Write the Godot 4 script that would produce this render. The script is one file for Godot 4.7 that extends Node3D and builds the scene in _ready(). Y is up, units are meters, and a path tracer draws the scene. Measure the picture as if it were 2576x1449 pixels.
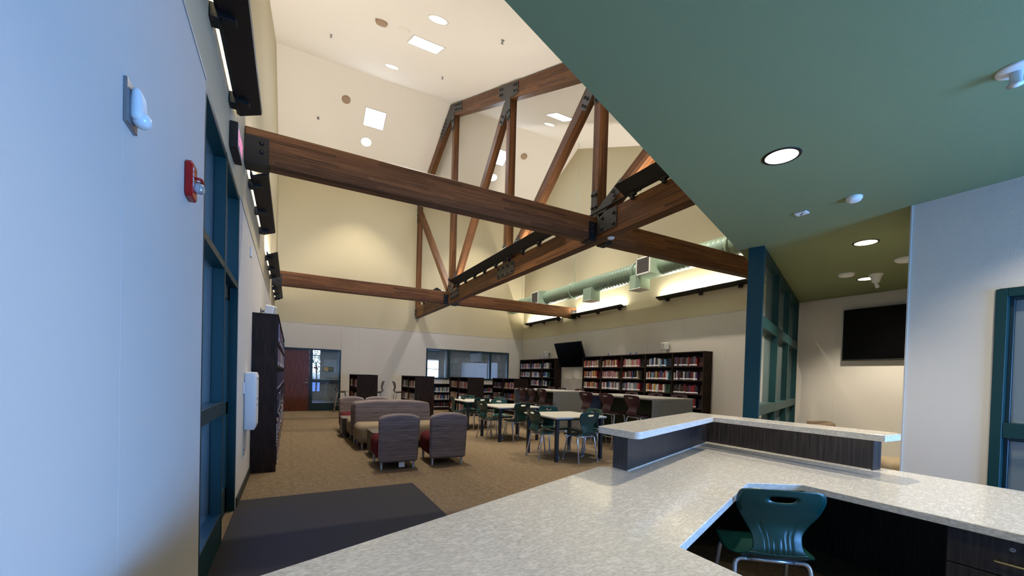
extends Node3D

const EYE := 1.374
const XL := -0.47      # left wall face
const XR := 9.07       # right wall face
const ZF := -16.05     # far wall face
const SOFFIT := 3.048
const RIDGE_Z := -12.4
const RIDGE_Y := 9.75
const PITCH := 0.44
const CHORD_X := 4.3

var rng := RandomNumberGenerator.new()
var taken := {}
var M := {}
var V3 := Vector3.ZERO

# ------------------------------------------------------------------ naming
func numbered(called: String, parent: Node) -> String:
	var key := str(parent.get_instance_id()) + called
	var n: int = taken.get(key, 0)
	taken[key] = n + 1
	return called if n == 0 else "%s_%03d" % [called, n]

func put(o: Node, called: String, parent: Node) -> void:
	o.name = numbered(called, parent)
	parent.add_child(o, true)

func tag(o: Node, label: String, category: String, group := "") -> void:
	o.set_meta("label", label)
	o.set_meta("category", category)
	if group != "": o.set_meta("group", group)

func thing(called: String, label: String, category: String, at := Vector3.ZERO, turn := 0.0, group := "") -> Node3D:
	var o := Node3D.new()
	put(o, called, self)
	o.position = at
	o.rotation.y = turn
	tag(o, label, category, group)
	return o

func obj(called: String, st: SurfaceTool, m: Material, parent: Node = self) -> MeshInstance3D:
	st.generate_normals()
	var o := MeshInstance3D.new()
	o.mesh = st.commit()
	o.material_override = m
	put(o, called, parent)
	return o

func mesh_obj(called: String, mesh: Mesh, m: Material, parent: Node = self) -> MeshInstance3D:
	var o := MeshInstance3D.new()
	o.mesh = mesh
	o.material_override = m
	put(o, called, parent)
	return o

func struct(called: String, st: SurfaceTool, m: Material, label := "") -> MeshInstance3D:
	var o := obj(called, st, m, self)
	o.set_meta("kind", "structure")
	if label != "":
		o.set_meta("label", label)
	return o

func dup(root: Node3D, at: Vector3, turn: float, label := "") -> Node3D:
	var base: String = root.get_meta("base")
	var r: Node3D = root.duplicate()
	r.name = numbered(base, self)
	add_child(r, true)
	r.position = at
	r.rotation.y = turn
	if label != "": r.set_meta("label", label)
	return r

# ------------------------------------------------------------------ geometry
func mb(smooth := false) -> SurfaceTool:
	var st := SurfaceTool.new()
	st.begin(Mesh.PRIMITIVE_TRIANGLES)
	st.set_smooth_group(0 if smooth else -1)
	return st

func tri_out(st: SurfaceTool, a: Vector3, b: Vector3, c: Vector3, o: Vector3, ua := Vector2.ZERO, ub := Vector2.ZERO, uc := Vector2.ZERO) -> void:
	var n := (a - c).cross(a - b)
	if n.dot((a + b + c) / 3.0 - o) < 0.0:
		st.set_uv(ua); st.add_vertex(a); st.set_uv(uc); st.add_vertex(c); st.set_uv(ub); st.add_vertex(b)
	else:
		st.set_uv(ua); st.add_vertex(a); st.set_uv(ub); st.add_vertex(b); st.set_uv(uc); st.add_vertex(c)

func quad_out(st: SurfaceTool, a: Vector3, b: Vector3, c: Vector3, d: Vector3, o: Vector3, ua := Vector2.ZERO, ub := Vector2.ZERO, uc := Vector2.ZERO, ud := Vector2.ZERO) -> void:
	tri_out(st, a, b, c, o, ua, ub, uc)
	tri_out(st, a, c, d, o, ua, uc, ud)

# box with chamfered edges; uv in metres, u along the longest axis
func bx(st: SurfaceTool, c: Vector3, s: Vector3, ch := 0.0, b := Basis.IDENTITY) -> void:
	var h := s * 0.5
	ch = minf(ch, minf(h.x, minf(h.y, h.z)) * 0.9)
	var long := 0
	if s[1] > s[long]: long = 1
	if s[2] > s[long]: long = 2
	for ax in 3:
		var u := (ax + 1) % 3
		var v := (ax + 2) % 3
		if v == long or (u != long and s[v] > s[u]):
			var t := u; u = v; v = t
		for sg in [-1.0, 1.0]:
			var p := []
			var uv := []
			for k in [[-1, -1], [1, -1], [1, 1], [-1, 1]]:
				var q := Vector3.ZERO
				q[ax] = sg * h[ax]
				q[u] = k[0] * (h[u] - ch)
				q[v] = k[1] * (h[v] - ch)
				p.append(c + b * q)
				uv.append(Vector2(q[u] + c[u], q[v] + c[v] + sg * h[ax]))
			quad_out(st, p[0], p[1], p[2], p[3], c, uv[0], uv[1], uv[2], uv[3])
	if ch <= 0.0: return
	for ax in 3:
		var u := (ax + 1) % 3
		var v := (ax + 2) % 3
		for su in [-1.0, 1.0]:
			for sv in [-1.0, 1.0]:
				var p := []
				for k in [[-1, 0], [1, 0], [1, 1], [-1, 1]]:
					var q := Vector3.ZERO
					q[ax] = k[0] * (h[ax] - ch)
					q[u] = su * (h[u] - (ch if k[1] == 1 else 0.0))
					q[v] = sv * (h[v] - (0.0 if k[1] == 1 else ch))
					p.append(c + b * q)
				quad_out(st, p[0], p[1], p[2], p[3], c)
	for sx in [-1.0, 1.0]:
		for sy in [-1.0, 1.0]:
			for sz in [-1.0, 1.0]:
				tri_out(st, c + b * Vector3(sx * h.x, sy * (h.y - ch), sz * (h.z - ch)), c + b * Vector3(sx * (h.x - ch), sy * h.y, sz * (h.z - ch)), c + b * Vector3(sx * (h.x - ch), sy * (h.y - ch), sz * h.z), c)

func box2(st: SurfaceTool, lo: Vector3, hi: Vector3, ch := 0.0) -> void:
	bx(st, (lo + hi) * 0.5, (hi - lo).abs(), ch)

# a square bar from a to b
func bar(st: SurfaceTool, a: Vector3, b: Vector3, w: float, t: float, side := Vector3.RIGHT, ch := 0.006) -> void:
	var y := (b - a).normalized()
	var z := side.cross(y).normalized()
	var x := y.cross(z).normalized()
	bx(st, (a + b) * 0.5, Vector3(w, a.distance_to(b), t), ch, Basis(x, y, z))

# a polygon (2D) extruded: plane "xz" (up y), "xy" (along z), "zy" (along x)
func prism(st: SurfaceTool, pts: PackedVector2Array, d0: float, d1: float, plane := "xz", bev := 0.0) -> void:
	var P := func(p: Vector2, d: float) -> Vector3:
		if plane == "xz": return Vector3(p.x, d, p.y)
		if plane == "xy": return Vector3(p.x, p.y, d)
		return Vector3(d, p.y, p.x)
	var n := pts.size()
	var inner := pts
	var area := 0.0
	for i in n: area += pts[i].cross(pts[(i + 1) % n])
	if bev > 0.0:
		inner = PackedVector2Array()
		for i in n:
			var e0 := (pts[i] - pts[(i + n - 1) % n]).normalized()
			var e1 := (pts[(i + 1) % n] - pts[i]).normalized()
			var n0 := Vector2(-e0.y, e0.x) * signf(area)
			var n1 := Vector2(-e1.y, e1.x) * signf(area)
			var m := (n0 + n1)
			inner.append(pts[i] + m * (bev / maxf(1.0 + n0.dot(n1), 0.3)))
	var idx := Geometry2D.triangulate_polygon(inner)
	var ax: Vector3 = (P.call(Vector2.ZERO, 1.0) as Vector3)
	for k in range(0, idx.size(), 3):
		for s in 2:
			var d := d1 if s == 1 else d0
			var q := inner
			var a: Vector3 = P.call(q[idx[k]], d)
			var b: Vector3 = P.call(q[idx[k + 1]], d)
			var c: Vector3 = P.call(q[idx[k + 2]], d)
			var away := (a + b + c) / 3.0 - ax * (signf(d1 - d0) * (1.0 if s == 1 else -1.0))
			tri_out(st, a, b, c, away, q[idx[k]], q[idx[k + 1]], q[idx[k + 2]])
	var run := 0.0
	for i in n:
		var j := (i + 1) % n
		var e := pts[j] - pts[i]
		var nn := Vector2(e.y, -e.x).normalized() * signf(area)
		var mid := (pts[i] + pts[j]) * 0.5 - nn
		var s := signf(d1 - d0)
		var r0 := d0 + bev * s
		var r1 := d1 - bev * s
		var o: Vector3 = P.call(mid, (d0 + d1) * 0.5)
		var L := e.length()
		quad_out(st, P.call(pts[i], r0), P.call(pts[j], r0), P.call(pts[j], r1), P.call(pts[i], r1), o, Vector2(run, r0), Vector2(run + L, r0), Vector2(run + L, r1), Vector2(run, r1))
		if bev > 0.0:
			quad_out(st, P.call(pts[i], r1), P.call(pts[j], r1), P.call(inner[j], d1), P.call(inner[i], d1), o)
			quad_out(st, P.call(pts[i], r0), P.call(pts[j], r0), P.call(inner[j], d0), P.call(inner[i], d0), o)
		run += L

func rounded(pts: Array, radii: Array, seg := 6) -> PackedVector2Array:
	var out := PackedVector2Array()
	var n := pts.size()
	for i in n:
		var p: Vector2 = pts[i]
		var r: float = radii[i]
		if r <= 0.0:
			out.append(p)
			continue
		var a: Vector2 = ((pts[(i + n - 1) % n] as Vector2) - p).normalized()
		var b: Vector2 = ((pts[(i + 1) % n] as Vector2) - p).normalized()
		var ang := absf(a.angle_to(b))
		var t := r / tan(ang * 0.5)
		for k in seg + 1:
			var f := float(k) / seg
			var p0 := p + a * t
			var p2 := p + b * t
			out.append(p0.lerp(p, f).lerp(p.lerp(p2, f), f))
	return out

func tube(st: SurfaceTool, path: Array, r: float, seg := 8, closed_ends := true) -> void:
	var n := path.size()
	var up := Vector3.UP
	var rings := []
	var prev_x := Vector3.ZERO
	for i in n:
		var d: Vector3 = ((path[mini(i + 1, n - 1)] as Vector3) - (path[maxi(i - 1, 0)] as Vector3)).normalized()
		var x := prev_x
		if i == 0:
			x = d.cross(up if absf(d.y) < 0.9 else Vector3.RIGHT).normalized()
		x = (x - d * x.dot(d)).normalized()
		prev_x = x
		var y := d.cross(x)
		var ring := []
		for k in seg:
			var a := TAU * k / seg
			ring.append((path[i] as Vector3) + (x * cos(a) + y * sin(a)) * r)
		rings.append(ring)
	for i in n - 1:
		for k in seg:
			var k2 := (k + 1) % seg
			quad_out(st, rings[i][k], rings[i][k2], rings[i + 1][k2], rings[i + 1][k], (path[i] as Vector3).lerp(path[i + 1], 0.5))
	if closed_ends:
		for e in [0, n - 1]:
			var c: Vector3 = path[e]
			var o: Vector3 = path[1] if e == 0 else path[n - 2]
			for k in seg:
				tri_out(st, c, rings[e][k], rings[e][(k + 1) % seg], o)

# a round corner path through points
func soft(pts: Array, r := 0.06, seg := 5) -> Array:
	var out := [pts[0]]
	for i in range(1, pts.size() - 1):
		var p: Vector3 = pts[i]
		var a: Vector3 = pts[i - 1] - p
		var b: Vector3 = pts[i + 1] - p
		var ra := minf(r, a.length() * 0.45)
		var rb := minf(r, b.length() * 0.45)
		var p0 := p + a.normalized() * ra
		var p2 := p + b.normalized() * rb
		for k in seg + 1:
			var f := float(k) / seg
			out.append(p0.lerp(p, f).lerp(p.lerp(p2, f), f))
	out.append(pts[-1])
	return out

# profile [radius, height] turned about an axis
func lathe(st: SurfaceTool, prof: Array, seg := 20, xf := Transform3D.IDENTITY) -> void:
	for i in prof.size() - 1:
		var a: Vector2 = prof[i]
		var b: Vector2 = prof[i + 1]
		var nrm := Vector2(b.y - a.y, a.x - b.x)
		for k in seg:
			var t0 := TAU * k / seg
			var t1 := TAU * (k + 1) / seg
			var tm := (t0 + t1) * 0.5
			var p := []
			for q in [[a, t0], [a, t1], [b, t1], [b, t0]]:
				p.append(xf * Vector3(q[0].x * cos(q[1]), q[0].y, q[0].x * sin(q[1])))
			var m := (a + b) * 0.5
			var c := xf * Vector3(m.x * cos(tm), m.y, m.x * sin(tm))
			var out := xf.basis * Vector3(nrm.x * cos(tm), nrm.y, nrm.x * sin(tm))
			quad_out(st, p[0], p[1], p[2], p[3], c - out.normalized() * 0.5)

func disc_xf(at: Vector3, nrm: Vector3) -> Transform3D:
	var y := nrm.normalized()
	var x := y.cross(Vector3.FORWARD if absf(y.z) < 0.9 else Vector3.RIGHT).normalized()
	return Transform3D(Basis(x, y, x.cross(y)), at)

# a soft cushion: box with round edges; warp bends it
func cushion(st: SurfaceTool, c: Vector3, s: Vector3, r: float, warp = null, n := 10) -> void:
	var h := s * 0.5
	var inn := h - Vector3(r, r, r)
	for ax in 3:
		var u := (ax + 1) % 3
		var v := (ax + 2) % 3
		for sg in [-1.0, 1.0]:
			var g := []
			for i in n + 1:
				var row := []
				for j in n + 1:
					var q := Vector3.ZERO
					q[ax] = sg * h[ax]
					q[u] = _spread(float(i) / n, h[u], r)
					q[v] = _spread(float(j) / n, h[v], r)
					var k := q.clamp(-inn, inn)
					var p := k + (q - k).normalized() * r
					if warp != null: p = warp.call(p)
					row.append(c + p)
				g.append(row)
			for i in n:
				for j in n:
					quad_out(st, g[i][j], g[i + 1][j], g[i + 1][j + 1], g[i][j + 1], c)

func _spread(t: float, h: float, r: float) -> float:
	# denser rows near the edges
	if t < 0.3: return -h + r * (t / 0.3) * 1.0
	if t > 0.7: return h - r * ((1.0 - t) / 0.3)
	return lerpf(-h + r, h - r, (t - 0.3) / 0.4)

# ------------------------------------------------------------------ materials
func mat(col: Color, rough := 0.7, metal := 0.0, spec := 0.5) -> StandardMaterial3D:
	var m := StandardMaterial3D.new()
	m.albedo_color = col
	m.roughness = rough
	m.metallic = metal
	m.metallic_specular = spec
	return m

func glow(col: Color, e: float) -> StandardMaterial3D:
	var m := mat(Color(0.9, 0.9, 0.9), 0.5)
	m.emission_enabled = true
	m.emission = col
	m.emission_energy_multiplier = e
	return m

func tex(w: int, h: int, f: Callable) -> ImageTexture:
	var img := Image.create(w, h, false, Image.FORMAT_RGB8)
	for y in h:
		for x in w:
			img.set_pixel(x, y, f.call(x, y))
	img.generate_mipmaps()
	return ImageTexture.create_from_image(img)

func noise(seed_: int, freq: float, oct := 3) -> FastNoiseLite:
	var n := FastNoiseLite.new()
	n.seed = seed_
	n.frequency = freq
	n.fractal_octaves = oct
	return n

# tiling noise value from a plain one
func wrap2(n: FastNoiseLite, x: float, y: float, w: float, h: float, sx := 1.0, sy := 1.0) -> float:
	var ax := x / w
	var ay := y / h
	var a := n.get_noise_2d(x * sx, y * sy)
	var b := n.get_noise_2d((x - w) * sx, y * sy)
	var c := n.get_noise_2d(x * sx, (y - h) * sy)
	var d := n.get_noise_2d((x - w) * sx, (y - h) * sy)
	return lerpf(lerpf(a, b, ax), lerpf(c, d, ax), ay)

func tri(m: StandardMaterial3D, metres: float) -> StandardMaterial3D:
	m.uv1_triplanar = true
	m.uv1_world_triplanar = true
	m.uv1_scale = Vector3.ONE / metres
	return m

func materials() -> void:
	# plaster with a fine roll texture
	var np := noise(3, 0.12, 3)
	var bump := tex(256, 256, func(x, y):
		var v: float = 0.5 + 0.5 * wrap2(np, x, y, 256, 256)
		return Color(v, v, v))
	var plaster := func(col: Color, r: float) -> StandardMaterial3D:
		var m: StandardMaterial3D = mat(col, r, 0.0, 0.3)
		m.heightmap_enabled = true
		m.heightmap_texture = bump
		m.heightmap_scale = 0.12
		return tri(m, 0.35)
	M.upper = plaster.call(Color(0.73, 0.69, 0.575), 0.75)
	M.lower = plaster.call(Color(0.76, 0.74, 0.70), 0.8)
	M.near_wall = M.lower
	M.ceiling = plaster.call(Color(0.89, 0.87, 0.845), 0.85)
	M.green = plaster.call(Color(0.465, 0.505, 0.365), 0.6)
	M.teal = mat(Color(0.075, 0.20, 0.205), 0.45, 0.0, 0.3)
	M.teal_dark = mat(Color(0.05, 0.15, 0.165), 0.4)
	M.base = mat(Color(0.10, 0.12, 0.10), 0.6)
	# carpet: short brown loops with streaks
	var c1 := noise(11, 0.25, 3)
	var c2 := noise(12, 0.02, 2)
	var ct := tex(512, 512, func(x, y):
		var v: float = wrap2(c1, x, y, 512, 512, 0.35, 1.3)
		var w: float = wrap2(c2, x, y, 512, 512)
		var u: float = wrap2(c2, x, y, 512, 512, 1.6, 6.0)
		var g: float = 0.5 + 0.42 * v + 0.1 * w + 0.2 * u
		return Color(0.20, 0.165, 0.13).lerp(Color(0.66, 0.58, 0.46), clampf(g, 0, 1)))
	M.carpet = mat(Color(1, 1, 1), 0.95, 0.0, 0.1)
	M.carpet.albedo_texture = ct
	tri(M.carpet, 1.15)
	var mt := tex(256, 256, func(x, y):
		var v: float = 0.5 + 0.5 * wrap2(c1, x, y, 256, 256, 0.9, 0.9)
		return Color(0.13, 0.13, 0.135).lerp(Color(0.33, 0.32, 0.32), clampf(v, 0, 1)))
	M.walkoff = mat(Color(1, 1, 1), 0.95, 0.0, 0.1)
	M.walkoff.albedo_texture = mt
	tri(M.walkoff, 0.4)
	# glued laminated timber: laminations 38 mm high, boards of differing tone, dark grain
	var g1 := noise(21, 0.02, 4)
	var g2 := noise(22, 0.02, 3)
	var r2 := RandomNumberGenerator.new()
	r2.seed = 5
	var tones := []
	for i in 10:
		var row := []
		for j in 4: row.append(r2.randf())
		tones.append(row)
	var wt := tex(1024, 400, func(x, y):
		var lam := int(y / 40.0) % 10
		var shift: float = tones[lam][3] * 900.0
		var seg := int(fmod(x + shift, 1024.0) / 342.0) % 3
		var tone: float = tones[lam][seg]
		var gr: float = wrap2(g1, x, y, 1024, 400, 0.35, 7.0)
		var g3: float = wrap2(g2, x, y, 1024, 400, 0.12, 2.0)
		var v: float = clampf(0.42 + 0.42 * (tone - 0.5) + 0.5 * gr + 0.35 * g3, 0, 1)
		var col := Color(0.225, 0.14, 0.085).lerp(Color(0.57, 0.39, 0.235), v)
		if y % 40 == 0: col = col.darkened(0.2)
		return col)
	M.timber = mat(Color(1.0, 1.0, 1.0), 0.5, 0.0, 0.3)
	M.timber.albedo_texture = wt
	M.timber.uv1_scale = Vector3(1.0 / 3.2, 1.0 / 0.38, 1)
	M.steel = mat(Color(0.045, 0.045, 0.047), 0.5, 0.2)
	M.plate = mat(Color(0.20, 0.19, 0.18), 0.5, 0.1)
	M.black = mat(Color(0.02, 0.02, 0.02), 0.55)
	M.screen = mat(Color(0.008, 0.008, 0.01), 0.3, 0.0, 0.2)
	# quartz
	var q1 := noise(31, 0.018, 4)
	var q2 := noise(32, 0.10, 3)
	var qt := tex(768, 768, func(x, y):
		var a: float = wrap2(q1, x, y, 768, 768, 0.6, 1.4)
		var b: float = wrap2(q2, x, y, 768, 768, 0.34, 0.8)
		var vein := 1.0 - clampf(absf(a) * 9.0, 0, 1)
		var col := Color(0.68, 0.66, 0.61).lerp(Color(0.85, 0.83, 0.785), clampf(0.5 + 0.8 * b + 0.4 * a, 0, 1))
		return col.lerp(Color(0.62, 0.595, 0.55), 0.35 * vein))
	M.quartz = mat(Color(1, 1, 1), 0.16)
	M.quartz.albedo_texture = qt
	tri(M.quartz, 0.75)
	# dark laminate, grain upright
	var l1 := noise(41, 0.03, 4)
	var lt := tex(512, 256, func(x, y):
		var v: float = wrap2(l1, x, y, 512, 256, 3.2, 0.25)
		return Color(0.10, 0.085, 0.078).lerp(Color(0.27, 0.24, 0.225), clampf(0.42 + 0.9 * v, 0, 1)))
	M.laminate = mat(Color(1, 1, 1), 0.42)
	M.laminate.albedo_texture = lt
	tri(M.laminate, 0.9)
	var et := tex(256, 256, func(x, y):
		var v: float = wrap2(l1, x, y, 256, 256, 2.6, 0.3)
		return Color(0.15, 0.118, 0.102).lerp(Color(0.235, 0.19, 0.165), clampf(0.5 + 0.9 * v, 0, 1)))
	M.espresso = mat(Color(1, 1, 1), 0.6, 0.0, 0.2)
	M.espresso.albedo_texture = et
	tri(M.espresso, 0.8)
	var dt := tex(256, 256, func(x, y):
		var v: float = wrap2(l1, x, y, 256, 256, 2.0, 0.2)
		return Color(0.24, 0.105, 0.05).lerp(Color(0.42, 0.20, 0.10), clampf(0.5 + 0.9 * v, 0, 1)))
	M.cherry = mat(Color(1, 1, 1), 0.4)
	M.cherry.albedo_texture = dt
	tri(M.cherry, 0.8)
	# upholstery with thin crosswise stripes
	var f1 := noise(51, 0.5, 2)
	var f2 := noise(52, 0.05, 2)
	var ft := tex(512, 256, func(x, y):
		var v: float = wrap2(f1, x, y, 512, 256, 0.002, 0.36)
		var w: float = wrap2(f2, x, y, 512, 256, 0.1, 2.0)
		var g: float = clampf(0.55 + 1.1 * v + 0.2 * w, 0, 1)
		return Color(0.28, 0.25, 0.26).lerp(Color(0.60, 0.545, 0.52), g))
	M.fabric = mat(Color(1, 1, 1), 0.9, 0.0, 0.2)
	M.fabric.albedo_texture = ft
	tri(M.fabric, 0.5)
	M.burgundy = mat(Color(0.30, 0.085, 0.11), 0.85, 0.0, 0.2)
	M.tan_seat = mat(Color(0.52, 0.465, 0.38), 0.9, 0.0, 0.2)
	M.chrome = mat(Color(0.80, 0.80, 0.80), 0.3, 0.8)
	M.satin = mat(Color(0.60, 0.60, 0.61), 0.35, 0.9)
	M.brass = mat(Color(0.80, 0.72, 0.52), 0.3, 1.0)
	M.chair_green = mat(Color(0.02, 0.205, 0.185), 0.32)
	M.chair_maroon = mat(Color(0.185, 0.06, 0.105), 0.35)
	M.table_top = mat(Color(0.66, 0.645, 0.60), 0.4)
	M.grey_lam = mat(Color(0.48, 0.49, 0.49), 0.5)
	M.grey_top = mat(Color(0.60, 0.59, 0.56), 0.4)
	M.olive = mat(Color(0.16, 0.19, 0.075), 0.6)
	M.white = mat(Color(0.83, 0.83, 0.81), 0.45)
	M.offwhite = mat(Color(0.70, 0.68, 0.63), 0.5)
	M.red = mat(Color(0.62, 0.02, 0.035), 0.35)
	M.duct = mat(Color(0.53, 0.62, 0.54), 0.33, 0.25)
	M.duct_box = mat(Color(0.58, 0.67, 0.585), 0.45)
	M.grille = mat(Color(0.42, 0.40, 0.41), 0.6)
	M.fire_clear = mat(Color(0.75, 0.77, 0.78), 0.1, 0.6)
	M.label = mat(Color(0.92, 0.92, 0.92), 0.6)
	M.blue_tape = mat(Color(0.12, 0.28, 0.72), 0.6)
	var glass := mat(Color(0.9, 0.97, 0.97, 0.10), 0.02)
	glass.transparency = BaseMaterial3D.TRANSPARENCY_ALPHA
	M.glass = glass
	M.led = glow(Color(1.0, 0.96, 0.86), 9.0)
	M.can_glow = glow(Color(1.0, 0.93, 0.80), 3.2)
	M.can_cone = mat(Color(0.88, 0.86, 0.80), 0.35)
	M.sky_panel = glow(Color(0.93, 0.93, 1.0), 4.5)
	M.exit_red = glow(Color(1.0, 0.06, 0.08), 0.7)

# ------------------------------------------------------------------ light helpers
func area_light(parent: Node, at: Vector3, towards: Vector3, size: Vector2, col: Color, e: float) -> AreaLight3D:
	var l := AreaLight3D.new()
	l.area_size = size
	l.light_color = col
	l.light_energy = e
	l.shadow_enabled = true
	l.area_range = 40.0
	l.area_attenuation = 2.0
	l.area_normalize_energy = true
	put(l, "lamp_light", parent)
	var z := -towards.normalized()
	var y := Vector3.UP if absf(z.y) < 0.9 else Vector3.RIGHT
	var x := y.cross(z).normalized()
	l.transform = Transform3D(Basis(x, z.cross(x), z), at)
	return l

func spot_light(parent: Node, at: Vector3, towards: Vector3, col: Color, e: float, angle := 50.0) -> void:
	var l := SpotLight3D.new()
	l.light_color = col
	l.light_energy = e
	l.spot_range = 40.0
	l.spot_attenuation = 2.0
	l.spot_angle = angle
	l.spot_angle_attenuation = 0.6
	l.light_size = 0.06
	l.shadow_enabled = true
	put(l, "lamp_light", parent)
	var z := -towards.normalized()
	var y := Vector3.UP if absf(z.y) < 0.9 else Vector3.RIGHT
	var x := y.cross(z).normalized()
	l.transform = Transform3D(Basis(x, z.cross(x), z), at)

func roof_y(z: float) -> float:
	return RIDGE_Y - PITCH * absf(z - RIDGE_Z)

# ------------------------------------------------------------------ scene
func _ready() -> void:
	rng.seed = 77
	# camera: level-ish phone photo cut from the top of a taller frame, so the lens is shifted
	var cam := Camera3D.new()
	cam.name = "camera"
	add_child(cam)
	var f := 1041.34
	cam.projection = Camera3D.PROJECTION_FRUSTUM
	cam.near = 0.05
	cam.far = 200.0
	cam.size = 0.05 * 1449.0 / f
	cam.frustum_offset = Vector2(0.0, 0.05 * (966.0 - 724.5) / f)
	cam.transform = Transform3D(Basis.from_euler(Vector3(-0.016478, -0.490553, 0.027812), EULER_ORDER_YXZ), Vector3(0, EYE, 0))
	cam.current = true
	# daylight sky
	var env := Environment.new()
	var sky := Sky.new()
	var sm := ProceduralSkyMaterial.new()
	sm.sky_top_color = Color(0.20, 0.42, 0.90)
	sm.sky_horizon_color = Color(0.84, 0.92, 1.0)
	sm.ground_bottom_color = Color(0.30, 0.36, 0.42)
	sm.ground_horizon_color = Color(0.55, 0.66, 0.80)
	sm.sky_energy_multiplier = 2.0
	sm.ground_energy_multiplier = 1.3
	sky.sky_material = sm
	env.background_mode = Environment.BG_SKY
	env.sky = sky
	env.ambient_light_source = Environment.AMBIENT_SOURCE_SKY
	env.tonemap_mode = Environment.TONE_MAPPER_LINEAR
	env.tonemap_exposure = 1.0
	env.sdfgi_enabled = true
	env.ssao_enabled = true
	env.ssil_enabled = true
	var we := WorldEnvironment.new()
	we.name = "world_environment"
	we.environment = env
	add_child(we)
	materials()
	# daylight that comes in through the large window behind the desk and the storefront
	area_light(self, Vector3(4.96, 1.2, 2.2), Vector3(-1, -0.1, -0.6), Vector2(2.1, 1.8), Color(0.43, 0.67, 1.0), 30.0)
	area_light(self, Vector3(4.12, 1.1, 3.44), Vector3(-0.25, -0.08, -1), Vector2(1.5, 1.6), Color(0.40, 0.66, 1.0), 48.0)
	area_light(self, Vector3(XL - 0.5, 1.6, -3.9), Vector3(1, -0.1, 0), Vector2(1.7, 2.6), Color(0.5, 0.85, 1.0), 0.6)

	shell()
	storefront()
	far_openings()
	rooms_beyond()
	partition_and_alcove()
	side_door()
	truss()
	uplights()
	ceiling_fixtures()
	duct()
	desk()
	furniture()
	cases()
	wall_things()

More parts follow.
